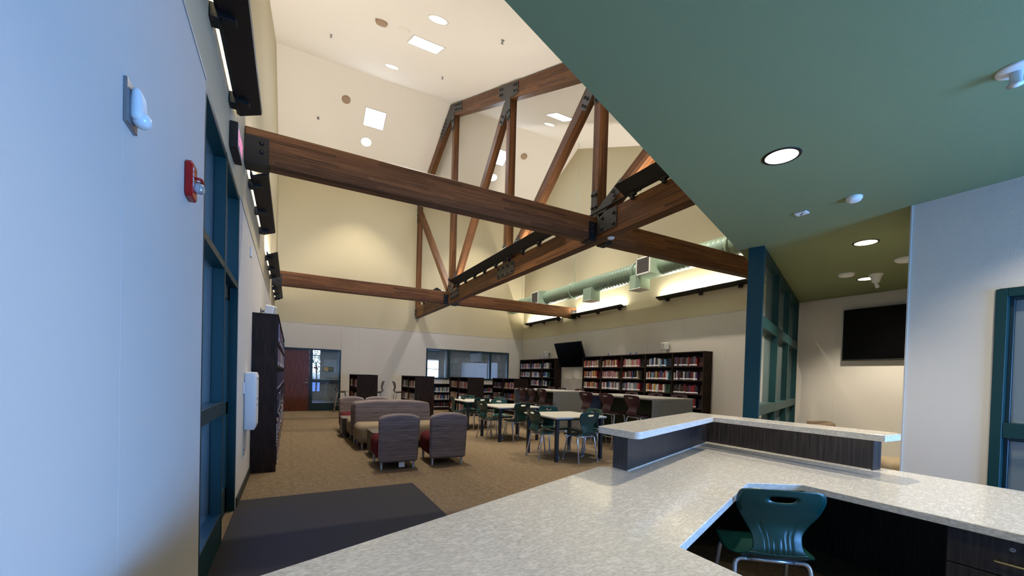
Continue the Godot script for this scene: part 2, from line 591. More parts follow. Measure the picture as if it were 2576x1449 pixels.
# ------------------------------------------------------------------ shell of the room
func shell() -> void:
	var st := mb()
	box2(st, Vector3(XL - 0.3, -0.2, -16.3), Vector3(XR + 0.25, 0.0, 3.75))
	struct("floor", st, M.carpet, "brown loop pile carpet floor")
	st = mb()
	prism(st, PackedVector2Array([Vector2(XL + 0.005, -5.12), Vector2(1.375, -5.17), Vector2(1.37, -2.05), Vector2(-0.2, -1.38), Vector2(XL + 0.005, -1.38)]), 0.0, 0.008, "xz", 0.003)
	tag(obj("walk_off_mat", st, M.walkoff), "charcoal walk-off carpet mat inside the teal entrance", "mat")

	# left wall
	var wl := mb()
	box2(wl, Vector3(XL - 0.3, 0, -2.99), Vector3(XL, SOFFIT, 3.7))
	box2(wl, Vector3(XL - 0.3, 0, -16.25), Vector3(XL, SOFFIT, -4.83))
	prism(wl, PackedVector2Array([Vector2(3.7, SOFFIT), Vector2(3.7, 3.8), Vector2(0.6, roof_y(0.6) + 0.1), Vector2(RIDGE_Z, RIDGE_Y + 0.1), Vector2(-16.25, roof_y(-16.25) + 0.1), Vector2(-16.25, SOFFIT)]), XL - 0.3, XL - 0.004, "zy")
	var w1 := struct("wall_left", wl, M.upper, "tall left wall, pale panels below, cream plaster above")
	panels(w1, "left", [[-16.05, -15.0], [-15.0, -13.78], [-13.78, -12.56], [-12.56, -11.34], [-11.34, -10.12], [-10.12, -8.9], [-8.9, -7.68], [-7.68, -6.46], [-6.46, -4.83], [-2.99, -1.69], [-1.69, -0.47], [-0.47, 0.75], [0.75, 1.97], [1.97, 3.5]])
	# right wall
	st = mb()
	prism(st, PackedVector2Array([Vector2(1.25, 0), Vector2(1.25, 4.0), Vector2(0.6, roof_y(0.6) + 0.1), Vector2(RIDGE_Z, RIDGE_Y + 0.1), Vector2(-16.25, roof_y(-16.25) + 0.1), Vector2(-16.25, 0)]), XR + 0.004, XR + 0.25, "zy")
	var w2 := struct("wall_right", st, M.upper, "long right wall, pale panels below, cream plaster above")
	panels(w2, "right", [[-16.05, -14.83], [-14.83, -13.61], [-13.61, -12.39], [-12.39, -11.17], [-11.17, -9.95], [-9.95, -8.73], [-8.73, -7.51], [-7.51, -6.29], [-6.29, -5.07], [-5.07, -4.05], [-4.05, -1.6]])
	# far wall, with a door opening and a window opening
	st = mb()
	var zf := ZF - 0.004
	box2(st, Vector3(XL - 0.3, 2.18, ZF - 0.2), Vector3(1.57, SOFFIT, zf))
	box2(st, Vector3(XL - 0.3, 0, ZF - 0.2), Vector3(-0.26, 2.18, zf))
	box2(st, Vector3(1.57, 0, ZF - 0.2), Vector3(4.7, SOFFIT, zf))
	box2(st, Vector3(4.7, 2.417, ZF - 0.2), Vector3(8.37, SOFFIT, zf))
	box2(st, Vector3(4.7, 0, ZF - 0.2), Vector3(8.37, 1.22, zf))
	box2(st, Vector3(8.37, 0, ZF - 0.2), Vector3(XR + 0.25, SOFFIT, zf))
	box2(st, Vector3(XL - 0.3, SOFFIT, ZF - 0.2), Vector3(XR + 0.25, roof_y(ZF) + 0.12, zf))
	var w3 := struct("wall_far", st, M.upper, "far end wall with a door at left and an interior window")
	for p in [[-0.465, 0.95, 2.185, 3.04], [0.95, 1.575, 2.185, 3.04], [1.575, 2.17, 0.0, 3.04], [2.17, 3.39, 0.0, 3.04], [3.39, 4.61, 0.0, 3.04], [4.61, 4.69, 0, 3.04], [4.69, 5.83, 2.425, 3.04], [5.83, 7.05, 2.425, 3.04], [7.05, 8.27, 2.425, 3.04], [8.27, 8.38, 2.425, 3.04], [8.38, 9.06, 0.0, 3.04], [4.69, 5.83, 0.0, 1.215], [5.83, 7.05, 0.0, 1.215], [7.05, 8.38, 0.0, 1.215]]:
		st = mb()
		box2(st, Vector3(p[0] + 0.001, p[2], ZF - 0.02), Vector3(p[1] - 0.001, p[3], ZF + 0.008), 0.001)
		obj("wall_panel", st, M.lower, w3)
	# thin reveal strip above the panels
	st = mb()
	box2(st, Vector3(XL, 3.04, -16.05), Vector3(XL + 0.012, 3.052, -4.83))
	box2(st, Vector3(XL, 3.04, -2.99), Vector3(XL + 0.012, 3.052, -1.1))
	box2(st, Vector3(XR - 0.012, 3.04, -16.05), Vector3(XR + 0.005, 3.052, -5.1))
	box2(st, Vector3(XL, 3.04, ZF - 0.01), Vector3(XR, 3.052, ZF + 0.012))
	struct("trim_1", st, M.offwhite)
	# baseboards
	st = mb()
	box2(st, Vector3(XL, 0, -16.05), Vector3(XL + 0.018, 0.10, -4.87))
	box2(st, Vector3(XL, 0, -2.95), Vector3(XL + 0.018, 0.10, 3.5))
	struct("baseboard_left", st, M.base)
	st = mb()
	box2(st, Vector3(XR - 0.018, 0, -16.05), Vector3(XR, 0.11, -1.6))
	struct("baseboard_right", st, M.base)
	st = mb()
	box2(st, Vector3(1.6, 0, ZF), Vector3(XR, 0.10, ZF + 0.018))
	box2(st, Vector3(XL, 0, ZF), Vector3(-0.28, 0.10, ZF + 0.018))
	struct("baseboard_far", st, M.base)
	# roof: a steep plane from the far wall up to the ridge and one down towards the desk
	st = mb()
	var t := 0.2
	prism(st, PackedVector2Array([Vector2(-16.4, roof_y(-16.4)), Vector2(RIDGE_Z, RIDGE_Y), Vector2(0.6, roof_y(0.6)), Vector2(0.6, roof_y(0.6) + t), Vector2(RIDGE_Z, RIDGE_Y + t), Vector2(-16.4, roof_y(-16.4) + t)]), XL - 0.35, XR + 0.3, "zy")
	struct("ceiling", st, M.ceiling, "white vaulted ceiling folded along a ridge")
	# low green ceiling over the desk
	st = mb()
	prism(st, PackedVector2Array([Vector2(XL - 0.3, -1.07), Vector2(XR + 0.2, -4.99), Vector2(XR + 0.2, 1.25), Vector2(5.16, 1.25), Vector2(5.16, 3.7), Vector2(XL - 0.3, 3.7)]), SOFFIT, SOFFIT + 0.24)
	struct("ceiling_low", st, M.green, "low sage green ceiling over the desk, cut off diagonally")
	st = mb()
	var a := Vector2(XL - 0.02, -1.18)
	var b := Vector2(XR + 0.02, -5.09)
	var n := Vector2(0.38, 0.925) * 0.16
	a += n * 0.75; b += n * 0.75
	prism(st, PackedVector2Array([a, b, b + n, a + n]), SOFFIT + 0.05, 6.9)
	struct("wall_above_soffit", st, M.upper)
	# wall behind the desk with the wide window, and the wall at the right of the desk
	st = mb()
	box2(st, Vector3(XL - 0.3, 0, 3.5), Vector3(3.35, SOFFIT, 3.7))
	box2(st, Vector3(4.9, 0, 3.5), Vector3(5.16, SOFFIT, 3.7))
	box2(st, Vector3(3.35, 0, 3.5), Vector3(4.9, 0.25, 3.7))
	box2(st, Vector3(3.35, 2.2, 3.5), Vector3(4.9, SOFFIT, 3.7))
	struct("wall_behind", st, M.lower)
	st = mb()
	for z in [1.15, 2.17, 3.19]: box2(st, Vector3(5.03, 0.25, z), Vector3(5.13, 2.2, z + 0.06))
	for x in [3.35, 4.84]: box2(st, Vector3(x, 0.25, 3.55), Vector3(x + 0.06, 2.2, 3.65))
	for y in [0.25, 2.14]: box2(st, Vector3(3.35, y, 3.55), Vector3(4.9, y + 0.06, 3.65))
	for y in [0.25, 2.14]: box2(st, Vector3(5.03, y, 1.15), Vector3(5.13, y + 0.06, 3.25))
	struct("window_1", st, M.teal)
	st = mb()
	box2(st, Vector3(5.0, 0, -1.67), Vector3(5.16, SOFFIT, -1.11))
	box2(st, Vector3(5.0, 2.19, -1.11), Vector3(5.16, SOFFIT, 0.9))
	box2(st, Vector3(5.0, 0, 0.9), Vector3(5.16, SOFFIT, 1.15))
	box2(st, Vector3(5.0, 0, 3.25), Vector3(5.16, SOFFIT, 3.5))
	box2(st, Vector3(5.0, 0, 1.15), Vector3(5.16, 0.25, 3.25))
	box2(st, Vector3(5.0, 2.2, 1.15), Vector3(5.16, SOFFIT, 3.25))
	struct("wall_beside_desk", st, M.near_wall, "pale wall right of the desk with a teal framed door")
	st = mb()
	box2(st, Vector3(4.988, 0, -1.672), Vector3(5.0, SOFFIT, -1.66))
	struct("trim_2", st, M.offwhite)
	st = mb()
	box2(st, Vector3(5.16, 0, -1.66), Vector3(XR, SOFFIT, -1.54))
	struct("wall_alcove", st, M.lower)

func panels(wall: Node, side: String, runs: Array) -> void:
	for r in runs:
		var st := mb()
		if side == "left":
			box2(st, Vector3(XL - 0.01, 0, r[0] + 0.0006), Vector3(XL + 0.006, 3.04, r[1] - 0.0006), 0.0008)
		else:
			box2(st, Vector3(XR - 0.006, 0, r[0] + 0.0006), Vector3(XR + 0.006, 3.04, r[1] - 0.0006), 0.0008)
		obj("wall_panel", st, M.lower, wall)

# teal storefront in the left wall: a sidelight with a rail and a door, transoms above
func storefront() -> void:
	var x1 := XL + 0.004
	var x0 := XL - 0.17
	var st := mb()
	var z0 := -4.83
	var zm := -3.9
	var z1 := -2.99
	for z in [[z0, z0 + 0.05], [zm - 0.055, zm], [z1 - 0.05, z1]]:
		box2(st, Vector3(x0, 0, z[0]), Vector3(x1, SOFFIT, z[1]), 0.003)
	for y in [[2.15, 2.205], [3.0, SOFFIT]]:
		box2(st, Vector3(x0, y[0], z0), Vector3(x1 - 0.002, y[1], z1), 0.003)
	box2(st, Vector3(x0, 1.02, zm), Vector3(x1 - 0.002, 1.12, z1), 0.003)
	box2(st, Vector3(x0, 0, zm), Vector3(x1 - 0.002, 0.245, z1), 0.003)
	var w := struct("window_2", st, M.teal, "teal metal entrance frame with glass in the left wall")
	# thin glazing stops either side of the glass
	st = mb()
	for z in [zm + 0.006, z1 - 0.056]:
		box2(st, Vector3(XL - 0.095, 0.25, z - 0.006), Vector3(XL - 0.075, 3.0, z + 0.006))
	obj("glazing_bead", st, M.teal_dark, w)
	st = mb()
	box2(st, Vector3(XL - 0.085, 0.245, zm), Vector3(XL - 0.079, 1.02, z1 - 0.05))
	obj("pane", st, M.glass, w)
	st = mb()
	box2(st, Vector3(XL - 0.085, 1.12, zm), Vector3(XL - 0.079, 2.15, z1 - 0.05))
	obj("pane", st, M.glass, w)
	st = mb()
	box2(st, Vector3(XL - 0.085, 2.205, zm), Vector3(XL - 0.079, 3.0, z1 - 0.05))
	obj("pane", st, M.glass, w)
	st = mb()
	box2(st, Vector3(XL - 0.085, 2.205, z0 + 0.05), Vector3(XL - 0.079, 3.0, zm - 0.055))
	obj("pane", st, M.glass, w)
	st = mb()
	var d0 := z0 + 0.05
	var d1 := zm - 0.055
	for z in [[d0, d0 + 0.12], [d1 - 0.12, d1]]:
		box2(st, Vector3(XL - 0.11, 0.01, z[0]), Vector3(XL - 0.06, 2.15, z[1]), 0.003)
	box2(st, Vector3(XL - 0.11, 0.01, d0), Vector3(XL - 0.06, 0.26, d1), 0.003)
	box2(st, Vector3(XL - 0.11, 2.02, d0), Vector3(XL - 0.06, 2.15, d1), 0.003)
	box2(st, Vector3(XL - 0.11, 0.95, d0), Vector3(XL - 0.06, 1.07, d1), 0.003)
	var d := struct("door_1", st, M.teal, "teal framed glass entrance door in the left wall")
	for y in [[0.26, 0.95], [1.07, 2.02]]:
		st = mb()
		box2(st, Vector3(XL - 0.088, y[0], d0 + 0.12), Vector3(XL - 0.082, y[1], d1 - 0.12))
		obj("pane", st, M.glass, d)

func far_openings() -> void:
	# door 2: cherry leaf and glazed sidelight in one dark frame
	var st := mb()
	var z0 := ZF - 0.14
	var z1 := ZF + 0.02
	for x in [[-0.26, -0.21], [0.565, 0.66], [1.51, 1.57]]:
		box2(st, Vector3(x[0], 0, z0), Vector3(x[1], 2.13, z1), 0.004)
	box2(st, Vector3(-0.26, 2.13, z0), Vector3(1.57, 2.18, z1), 0.004)
	box2(st, Vector3(0.66, 0.0, z0), Vector3(1.51, 0.285, z1 - 0.01), 0.004)
	box2(st, Vector3(0.66, 1.0, z0), Vector3(1.51, 1.10, z1 - 0.01), 0.004)
	var fr := struct("door_2", st, M.teal_dark, "dark frame of the wooden door and sidelight in the far wall")
	st = mb()
	box2(st, Vector3(-0.205, 0.008, ZF - 0.06), Vector3(0.56, 2.126, ZF - 0.012), 0.003)
	var leaf := obj("door_leaf", st, M.cherry, fr)
	leaf.set_meta("label", "reddish brown wooden door leaf")
	st = mb(true)
	tube(st, soft([Vector3(0.49, 0.98, ZF - 0.012), Vector3(0.49, 0.98, ZF + 0.05), Vector3(0.36, 0.975, ZF + 0.05)], 0.02), 0.011)
	lathe(st, [Vector2(0.028, 0), Vector2(0.028, 0.01), Vector2(0, 0.012)], 12, disc_xf(Vector3(0.49, 0.98, ZF - 0.012), Vector3(0, 0, 1)))
	lathe(st, [Vector2(0.02, 0), Vector2(0.02, 0.01), Vector2(0, 0.012)], 12, disc_xf(Vector3(0.50, 1.10, ZF - 0.012), Vector3(0, 0, 1)))
	obj("door_handle", st, M.satin, leaf)
	for y in [[0.285, 1.0], [1.10, 2.13]]:
		st = mb()
		box2(st, Vector3(0.66, y[0], ZF - 0.065), Vector3(1.51, y[1], ZF - 0.059))
		obj("pane", st, M.glass, fr)
	# notices stuck on the sidelight glass
	st = mb()
	box2(st, Vector3(1.01, 1.39, ZF - 0.057), Vector3(1.335, 1.555, ZF - 0.052))
	var s := obj("glass_sign", st, M.black)
	tag(s, "black and cream notice with an ear symbol on the sidelight glass", "sign")
	st = mb()
	box2(st, Vector3(1.025, 1.405, ZF - 0.053), Vector3(1.16, 1.54, ZF - 0.050))
	obj("sign_panel", st, mat(Color(0.75, 0.66, 0.42), 0.5), s)
	st = mb()
	box2(st, Vector3(1.17, 1.405, ZF - 0.053), Vector3(1.32, 1.54, ZF - 0.050))
	obj("sign_panel", st, mat(Color(0.33, 0.35, 0.26), 0.5), s)
	st = mb(true)
	var ear := []
	for k in 12:
		var a := lerpf(-1.2, 3.6, k / 11.0)
		ear.append(Vector3(1.095 + 0.04 * cos(a), 1.48 + 0.04 * sin(a), ZF - 0.049))
	ear.append(Vector3(1.065, 1.42, ZF - 0.049))
	tube(st, ear, 0.006, 6)
	tube(st, [Vector3(1.045, 1.415, ZF - 0.049), Vector3(1.145, 1.53, ZF - 0.049)], 0.005, 6)
	obj("ear_symbol", st, M.black, s)
	st = mb()
	box2(st, Vector3(0.70, 1.485, ZF - 0.057), Vector3(0.82, 1.545, ZF - 0.052))
	tag(obj("glass_sticker", st, mat(Color(0.30, 0.05, 0.06), 0.5)), "small dark red sticker on the sidelight glass", "sticker")
	# window 3, looking into a classroom
	st = mb()
	for x in [[4.7, 4.755], [5.60, 5.69], [7.45, 7.53], [8.31, 8.37]]:
		box2(st, Vector3(x[0], 1.275, z0), Vector3(x[1], 2.37, z1), 0.004)
	box2(st, Vector3(4.7, 2.37, z0), Vector3(8.37, 2.417, z1), 0.004)
	box2(st, Vector3(4.7, 1.22, z0), Vector3(8.37, 1.275, z1 + 0.01), 0.004)
	var w := struct("window_3", st, M.teal_dark, "dark framed three-light window into the next room")
	for x in [[4.755, 5.60], [5.69, 7.45], [7.53, 8.31]]:
		st = mb()
		box2(st, Vector3(x[0], 1.275, ZF - 0.065), Vector3(x[1], 2.37, ZF - 0.059))
		obj("pane", st, M.glass, w)

# the rooms seen through the far door glass and window
func rooms_beyond() -> void:
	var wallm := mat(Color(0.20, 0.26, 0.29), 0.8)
	var st := mb()
	box2(st, Vector3(-3.0, -0.2, -24.0), Vector3(12.5, 0.0, -16.3))
	struct("floor_next_room", st, mat(Color(0.22, 0.33, 0.47), 0.9))
	st = mb()
	box2(st, Vector3(-3.0, 3.0, -24.0), Vector3(12.5, 3.15, -16.25))
	struct("ceiling_next_room", st, M.offwhite)
	st = mb()
	# end wall of the left room with a tall window, side walls, wall between the rooms
	box2(st, Vector3(-3.0, 0, -22.2), Vector3(0.62, 3.0, -22.0))
	box2(st, Vector3(1.27, 0, -22.2), Vector3(3.8, 3.0, -22.0))
	box2(st, Vector3(0.62, 0, -22.2), Vector3(1.27, 0.38, -22.0))
	box2(st, Vector3(0.62, 2.6, -22.2), Vector3(1.27, 3.0, -22.0))
	box2(st, Vector3(-3.2, 0, -22.2), Vector3(-3.0, 3.0, -16.25))
	box2(st, Vector3(3.7, 0, -22.2), Vector3(3.9, 3.0, -16.25))
	# classroom
	box2(st, Vector3(3.9, 0, -20.2), Vector3(5.3, 3.0, -20.0))
	box2(st, Vector3(5.3, 0, -20.2), Vector3(6.57, 0.8, -20.0))
	box2(st, Vector3(5.3, 2.13, -20.2), Vector3(6.57, 3.0, -20.0))
	box2(st, Vector3(6.57, 0, -20.2), Vector3(12.5, 3.0, -20.0))
	box2(st, Vector3(12.3, 0, -20.2), Vector3(12.5, 3.0, -16.25))
	struct("wall_next_room", st, wallm)
	st = mb()
	for x in [0.62, 1.23]: box2(st, Vector3(x, 0.38, -22.14), Vector3(x + 0.04, 2.6, -22.06))
	for y in [0.38, 0.98, 2.13, 2.56]: box2(st, Vector3(0.62, y, -22.14), Vector3(1.27, y + 0.05, -22.06))
	struct("window_4", st, M.black)
	st = mb()
	for x in [5.3, 6.53]: box2(st, Vector3(x, 0.8, -20.14), Vector3(x + 0.04, 2.13, -20.06))
	for y in [0.8, 1.66, 2.09]: box2(st, Vector3(5.3, y, -20.14), Vector3(6.57, y + 0.03, -20.06))
	struct("window_5", st, M.black)
	area_light(self, Vector3(0.95, 1.6, -21.9), Vector3(0, -0.5, 1), Vector2(0.5, 1.6), Color(0.55, 0.75, 1.0), 1.1)
	area_light(self, Vector3(5.93, 1.45, -19.9), Vector3(0.35, -0.3, 1), Vector2(1.2, 1.2), Color(0.55, 0.75, 1.0), 3.2)
	# ground and a tree outside
	st = mb()
	box2(st, Vector3(-30, -0.4, -70), Vector3(40, -0.2, -24.0))
	struct("ground_outside", st, mat(Color(0.55, 0.56, 0.50), 0.9))
	var tr := thing("young_tree", "young green tree standing outside beyond the far door glass", "tree", Vector3(1.45, -0.2, -30.0))
	st = mb(true)
	tube(st, [Vector3(0, 0, 0), Vector3(0.03, 1.2, 0), Vector3(-0.02, 2.2, 0.05)], 0.05, 7)
	obj("trunk", st, mat(Color(0.25, 0.18, 0.12), 0.9), tr)
	var r := RandomNumberGenerator.new()
	r.seed = 9
	st = mb()
	for i in 900:
		var p := Vector3(r.randfn(0, 0.5), 2.3 + r.randfn(0, 0.5), r.randfn(0, 0.5))
		var bb := Basis.from_euler(Vector3(r.randf() * 6, r.randf() * 6, r.randf() * 6))
		tri_out(st, p, p + bb * Vector3(0.09, 0.03, 0), p + bb * Vector3(0.02, 0.1, 0.02), p - bb.z)
	var fo := obj("foliage", st, mat(Color(0.22, 0.42, 0.16), 0.7), tr)
	fo.set_meta("kind", "stuff")
	# things in the classroom
	st = mb()
	box2(st, Vector3(7.70, 0.9, -19.99), Vector3(9.13, 2.02, -19.95), 0.004)
	var wb := obj("whiteboard", st, mat(Color(0.75, 0.82, 0.88), 0.12))
	tag(wb, "wide glossy whiteboard on the far wall of the next room", "whiteboard")
	st = mb()
	box2(st, Vector3(7.68, 2.02, -20.0), Vector3(9.15, 2.05, -19.94))
	box2(st, Vector3(8.60, 0.9, -19.955), Vector3(8.62, 2.02, -19.945))
	obj("frame", st, M.satin, wb)
	st = mb()
	box2(st, Vector3(9.3, 0.9, -19.99), Vector3(9.75, 2.12, -19.95), 0.004)
	tag(obj("whiteboard", st, mat(Color(0.70, 0.80, 0.88), 0.12)), "narrow whiteboard on the next room's wall, right pane of window", "whiteboard")
	var pj := thing("wall_screen", "pale tilted screen hanging high in the next room", "screen", Vector3(7.92, 2.28, -18.6), -0.2)
	st = mb()
	bx(st, Vector3(0, 0, 0), Vector3(0.58, 0.40, 0.05), 0.01, Basis(Vector3.BACK, 0.13))
	obj("panel", st, mat(Color(0.80, 0.83, 0.83), 0.4), pj)
	st = mb()
	bx(st, Vector3(0.45, 0.0, 0.0), Vector3(0.26, 0.36, 0.3), 0.02)
	obj("housing", st, M.black, pj)
	st = mb()
	box2(st, Vector3(0, 0.2, -0.03), Vector3(0.05, 0.75, 0.02))
	obj("hanger", st, M.black, pj)
	for p in [Vector3(7.4, 2.14, -19.95), Vector3(9.7, 2.38, -19.95)]:
		var sp := thing("wall_speaker", "small dark speaker above the %s whiteboard in the next room" % ("wide" if p.x < 8 else "narrow"), "speaker", p)
		st = mb()
		bx(st, Vector3(0, 0, 0.09), Vector3(0.2, 0.3, 0.16), 0.015, Basis(Vector3.UP, 0.4))
		obj("cabinet", st, M.grille, sp)
		st = mb()
		bx(st, Vector3(0.16, 0, 0.05), Vector3(0.12, 0.2, 0.1), 0.01)
		obj("bracket", st, M.steel, sp)
	st = mb()
	box2(st, Vector3(6.12, 0, -18.0), Vector3(6.22, 2.55, -17.9), 0.005)
	tag(obj("door_edge", st, mat(Color(0.62, 0.68, 0.72), 0.4)), "pale door standing open edge-on in the next room", "door")
	# things in the room behind the far door
	st = mb()
	box2(st, Vector3(1.39, 1.36, -21.99), Vector3(1.96, 1.98, -21.94), 0.01)
	tag(obj("notice_board", st, mat(Color(0.62, 0.68, 0.72), 0.4)), "pale notice board in the room behind the far door", "board")
	var cv := thing("covered_chair", "dark cloth draped over a chair in the room behind the far door", "chair", Vector3(1.75, 0, -21.3))
	st = mb(true)
	cushion(st, Vector3(0, 0.45, 0), Vector3(0.65, 0.9, 0.6), 0.12, func(p): return Vector3(p.x * (1.12 - 0.3 * (p.y + 0.45)), p.y, p.z))
	obj("cloth", st, mat(Color(0.04, 0.05, 0.08), 0.8), cv)

# teal glazed partition and the alcove with the screen
func partition_and_alcove() -> void:
	var u := Vector3(cos(0.3927), 0, -sin(0.3927))
	var n := Vector3(sin(0.3927), 0, cos(0.3927))
	var o := Vector3(5.02, 0, -3.02)     # near front corner on the floor
	var b := Basis(u, Vector3.UP, n)
	var L := 4.28
	var bxl := func(st: SurfaceTool, lo: Vector3, hi: Vector3, ch := 0.003) -> void:
		bx(st, o + b * ((lo + hi) * 0.5), hi - lo, ch, b)
	var st := mb()
	var posts := [0.0, 1.38, 2.72, 4.18]
	bxl.call(st, Vector3(0, 0, -0.17), Vector3(0.07, SOFFIT, 0))
	for k in [1, 2, 3]:
		bxl.call(st, Vector3(posts[k], 0, -0.17), Vector3(posts[k] + 0.06, SOFFIT, 0))
	bxl.call(st, Vector3(0.07, 0, -0.17), Vector3(L, 0.12, -0.002))
	bxl.call(st, Vector3(0.07, 0.98, -0.17), Vector3(L, 1.11, -0.002))
	bxl.call(st, Vector3(0.07, 2.08, -0.17), Vector3(L, 2.22, -0.002))
	bxl.call(st, Vector3(0.07, 2.97, -0.17), Vector3(L, SOFFIT, -0.002))
	var w := struct("window_6", st, M.teal, "teal metal glazed partition under the green ceiling edge")
	for k in 3:
		for y in [[0.12, 0.98], [1.11, 2.08], [2.22, 2.97]]:
			st = mb()
			var x0: float = posts[k] + (0.07 if k == 0 else 0.06)
			bxl.call(st, Vector3(x0, y[0], -0.09), Vector3(posts[k + 1], y[1], -0.084), 0.0)
			obj("pane", st, M.glass, w)
	# screen on the alcove wall
	var tv := thing("wall_television", "large black television on the alcove wall right of the partition", "television", Vector3(XR, 2.31, -3.08))
	st = mb()
	bx(st, Vector3(-0.085, 0, 0), Vector3(0.05, 0.93, 1.62), 0.008)
	obj("bezel", st, M.black, tv)
	st = mb()
	bx(st, Vector3(-0.1115, 0.005, 0), Vector3(0.004, 0.89, 1.59))
	obj("screen", st, M.screen, tv)
	st = mb()
	bx(st, Vector3(-0.035, 0, 0), Vector3(0.07, 0.4, 0.6), 0.005)
	obj("mount", st, M.steel, tv)
	# tub chairs of which only the round tops show
	var spots := [[Vector3(8.15, 0, -4.0), "taupe tub chair by the partition in the alcove"], [Vector3(7.1, 0, -2.28), "taupe tub chair behind the desk end in the alcove"]]
	for s in spots:
		var t := thing("tub_chair", s[1], "chair", s[0], 0.6)
		st = mb(true)
		var back := func(p: Vector3) -> Vector3: return p
		for k in 1:
			cushion(st, Vector3(0, 0.26, 0), Vector3(0.62, 0.36, 0.6), 0.1, back, 8)
		obj("seat", st, M.tan_seat, t)
		st = mb(true)
		var arc := []
		for k in 13:
			var a := PI * k / 12.0
			arc.append(Vector3(0.31 * cos(a), 0.64 + 0.04 * sin(a), 0.02 + 0.29 * sin(a)))
		tube(st, arc, 0.075, 10)
		for k in 12:
			var p0: Vector3 = arc[k]
			var p1: Vector3 = arc[k + 1]
			quad_out(st, Vector3(p0.x, 0.3, p0.z) * Vector3(1.15, 1, 1.15), Vector3(p1.x, 0.3, p1.z) * Vector3(1.15, 1, 1.15), p1 * Vector3(1.15, 1, 1.15), p0 * Vector3(1.15, 1, 1.15), Vector3(0, 0.4, 0))
		obj("backrest", st, mat(Color(0.40, 0.33, 0.26), 0.85), t)
		for q in [[-1, -1], [1, -1], [1, 1], [-1, 1]]:
			st = mb(true)
			tube(st, [Vector3(q[0] * 0.22, 0.1, q[1] * 0.2), Vector3(q[0] * 0.25, 0.0, q[1] * 0.23)], 0.02, 8)
			obj("leg", st, M.steel, t)
	# socket on the alcove wall
	st = mb()
	box2(st, Vector3(XR - 0.012, 0.40, -3.0), Vector3(XR, 0.52, -2.92), 0.002)
	tag(obj("wall_socket", st, mat(Color(0.35, 0.25, 0.2), 0.5)), "brown socket plate low on the alcove wall", "socket")
	# alcove ceiling lights and devices
	can("recessed_light", "recessed downlight in the green ceiling, nearest above the desk", Vector3(3.144, SOFFIT, -1.793), Vector3.DOWN, 0.105, true, 5.0)
	can("recessed_light", "recessed downlight in the green ceiling between sensor and television", Vector3(5.848, SOFFIT, -2.347), Vector3.DOWN, 0.105, true, 8.0)
	for q in [[0.75, -0.2, "over the left end of the desk"], [2.2, 0.55, "behind the desk chair"], [4.25, -0.45, "over the right end of the desk"], [4.4, 0.9, "over the floor behind the desk"], [0.9, 0.95, "by the window behind the desk"]]:
		can("recessed_light", "recessed downlight in the green ceiling %s" % q[2], Vector3(q[0], SOFFIT, q[1]), Vector3.DOWN, 0.105, true, 1.6 if q[0] < 4.0 else 2.6)
	can("recessed_light", "recessed downlight in the green ceiling nearest the alcove wall", Vector3(7.819, SOFFIT, -3.109), Vector3.DOWN, 0.105, true, 8.0)
	dome("ceiling_sensor", "white round sensor on the green ceiling left of the pale wall", "sensor", Vector3(4.363, SOFFIT, -1.849), Vector3.DOWN, 0.06, 0.045)
	dome("smoke_detector", "white detector on the green ceiling above the television", "detector", Vector3(7.259, SOFFIT, -3.136), Vector3.DOWN, 0.10, 0.05)
	dome("smoke_detector", "white detector on the green ceiling partly behind the pale wall edge", "detector", Vector3(6.98, SOFFIT, -2.36), Vector3.DOWN, 0.12, 0.05)
	dome("ceiling_speaker", "white round ceiling device at the upper right of the green ceiling", "device", Vector3(3.30, SOFFIT, -0.709), Vector3.DOWN, 0.075, 0.02)
	st = mb(true)
	lathe(st, [Vector2(0.0, 0.0), Vector2(0.025, 0.0), Vector2(0.025, 0.05), Vector2(0.035, 0.06), Vector2(0.0, 0.07)], 12, disc_xf(Vector3(3.30, SOFFIT - 0.02, -0.709), Vector3.DOWN))
	tag(obj("sprinkler_head", st, M.white), "white sprinkler head under the device at the upper right", "sprinkler")
	var cm := thing("ceiling_camera", "small white ceiling device with a stub in the alcove", "camera", Vector3(7.621, SOFFIT, -2.916))
	st = mb(true)
	lathe(st, [Vector2(0.085, 0.0), Vector2(0.06, 0.06), Vector2(0.045, 0.12), Vector2(0.0, 0.14)], 14, disc_xf(Vector3.ZERO, Vector3.DOWN))
	obj("body", st, M.white, cm)
	st = mb(true)
	tube(st, [Vector3(0, -0.12, 0), Vector3(0.02, -0.2, 0.02)], 0.025, 8)
	obj("stub", st, M.white, cm)
	var gr := thing("ceiling_sign", "small white rectangular plate on the green ceiling near the partition", "plate", Vector3(4.34, SOFFIT, -2.264), 0.08)
	st = mb()
	bx(st, Vector3(0, -0.008, 0), Vector3(0.085, 0.016, 0.10), 0.003)
	obj("plate", st, M.white, gr)
	for x in [-0.018, 0.0, 0.018]:
		st = mb()
		bx(st, Vector3(x, -0.0165, -x * 0.8), Vector3(0.014, 0.003, 0.02))
		obj("lens", st, M.grille, gr)

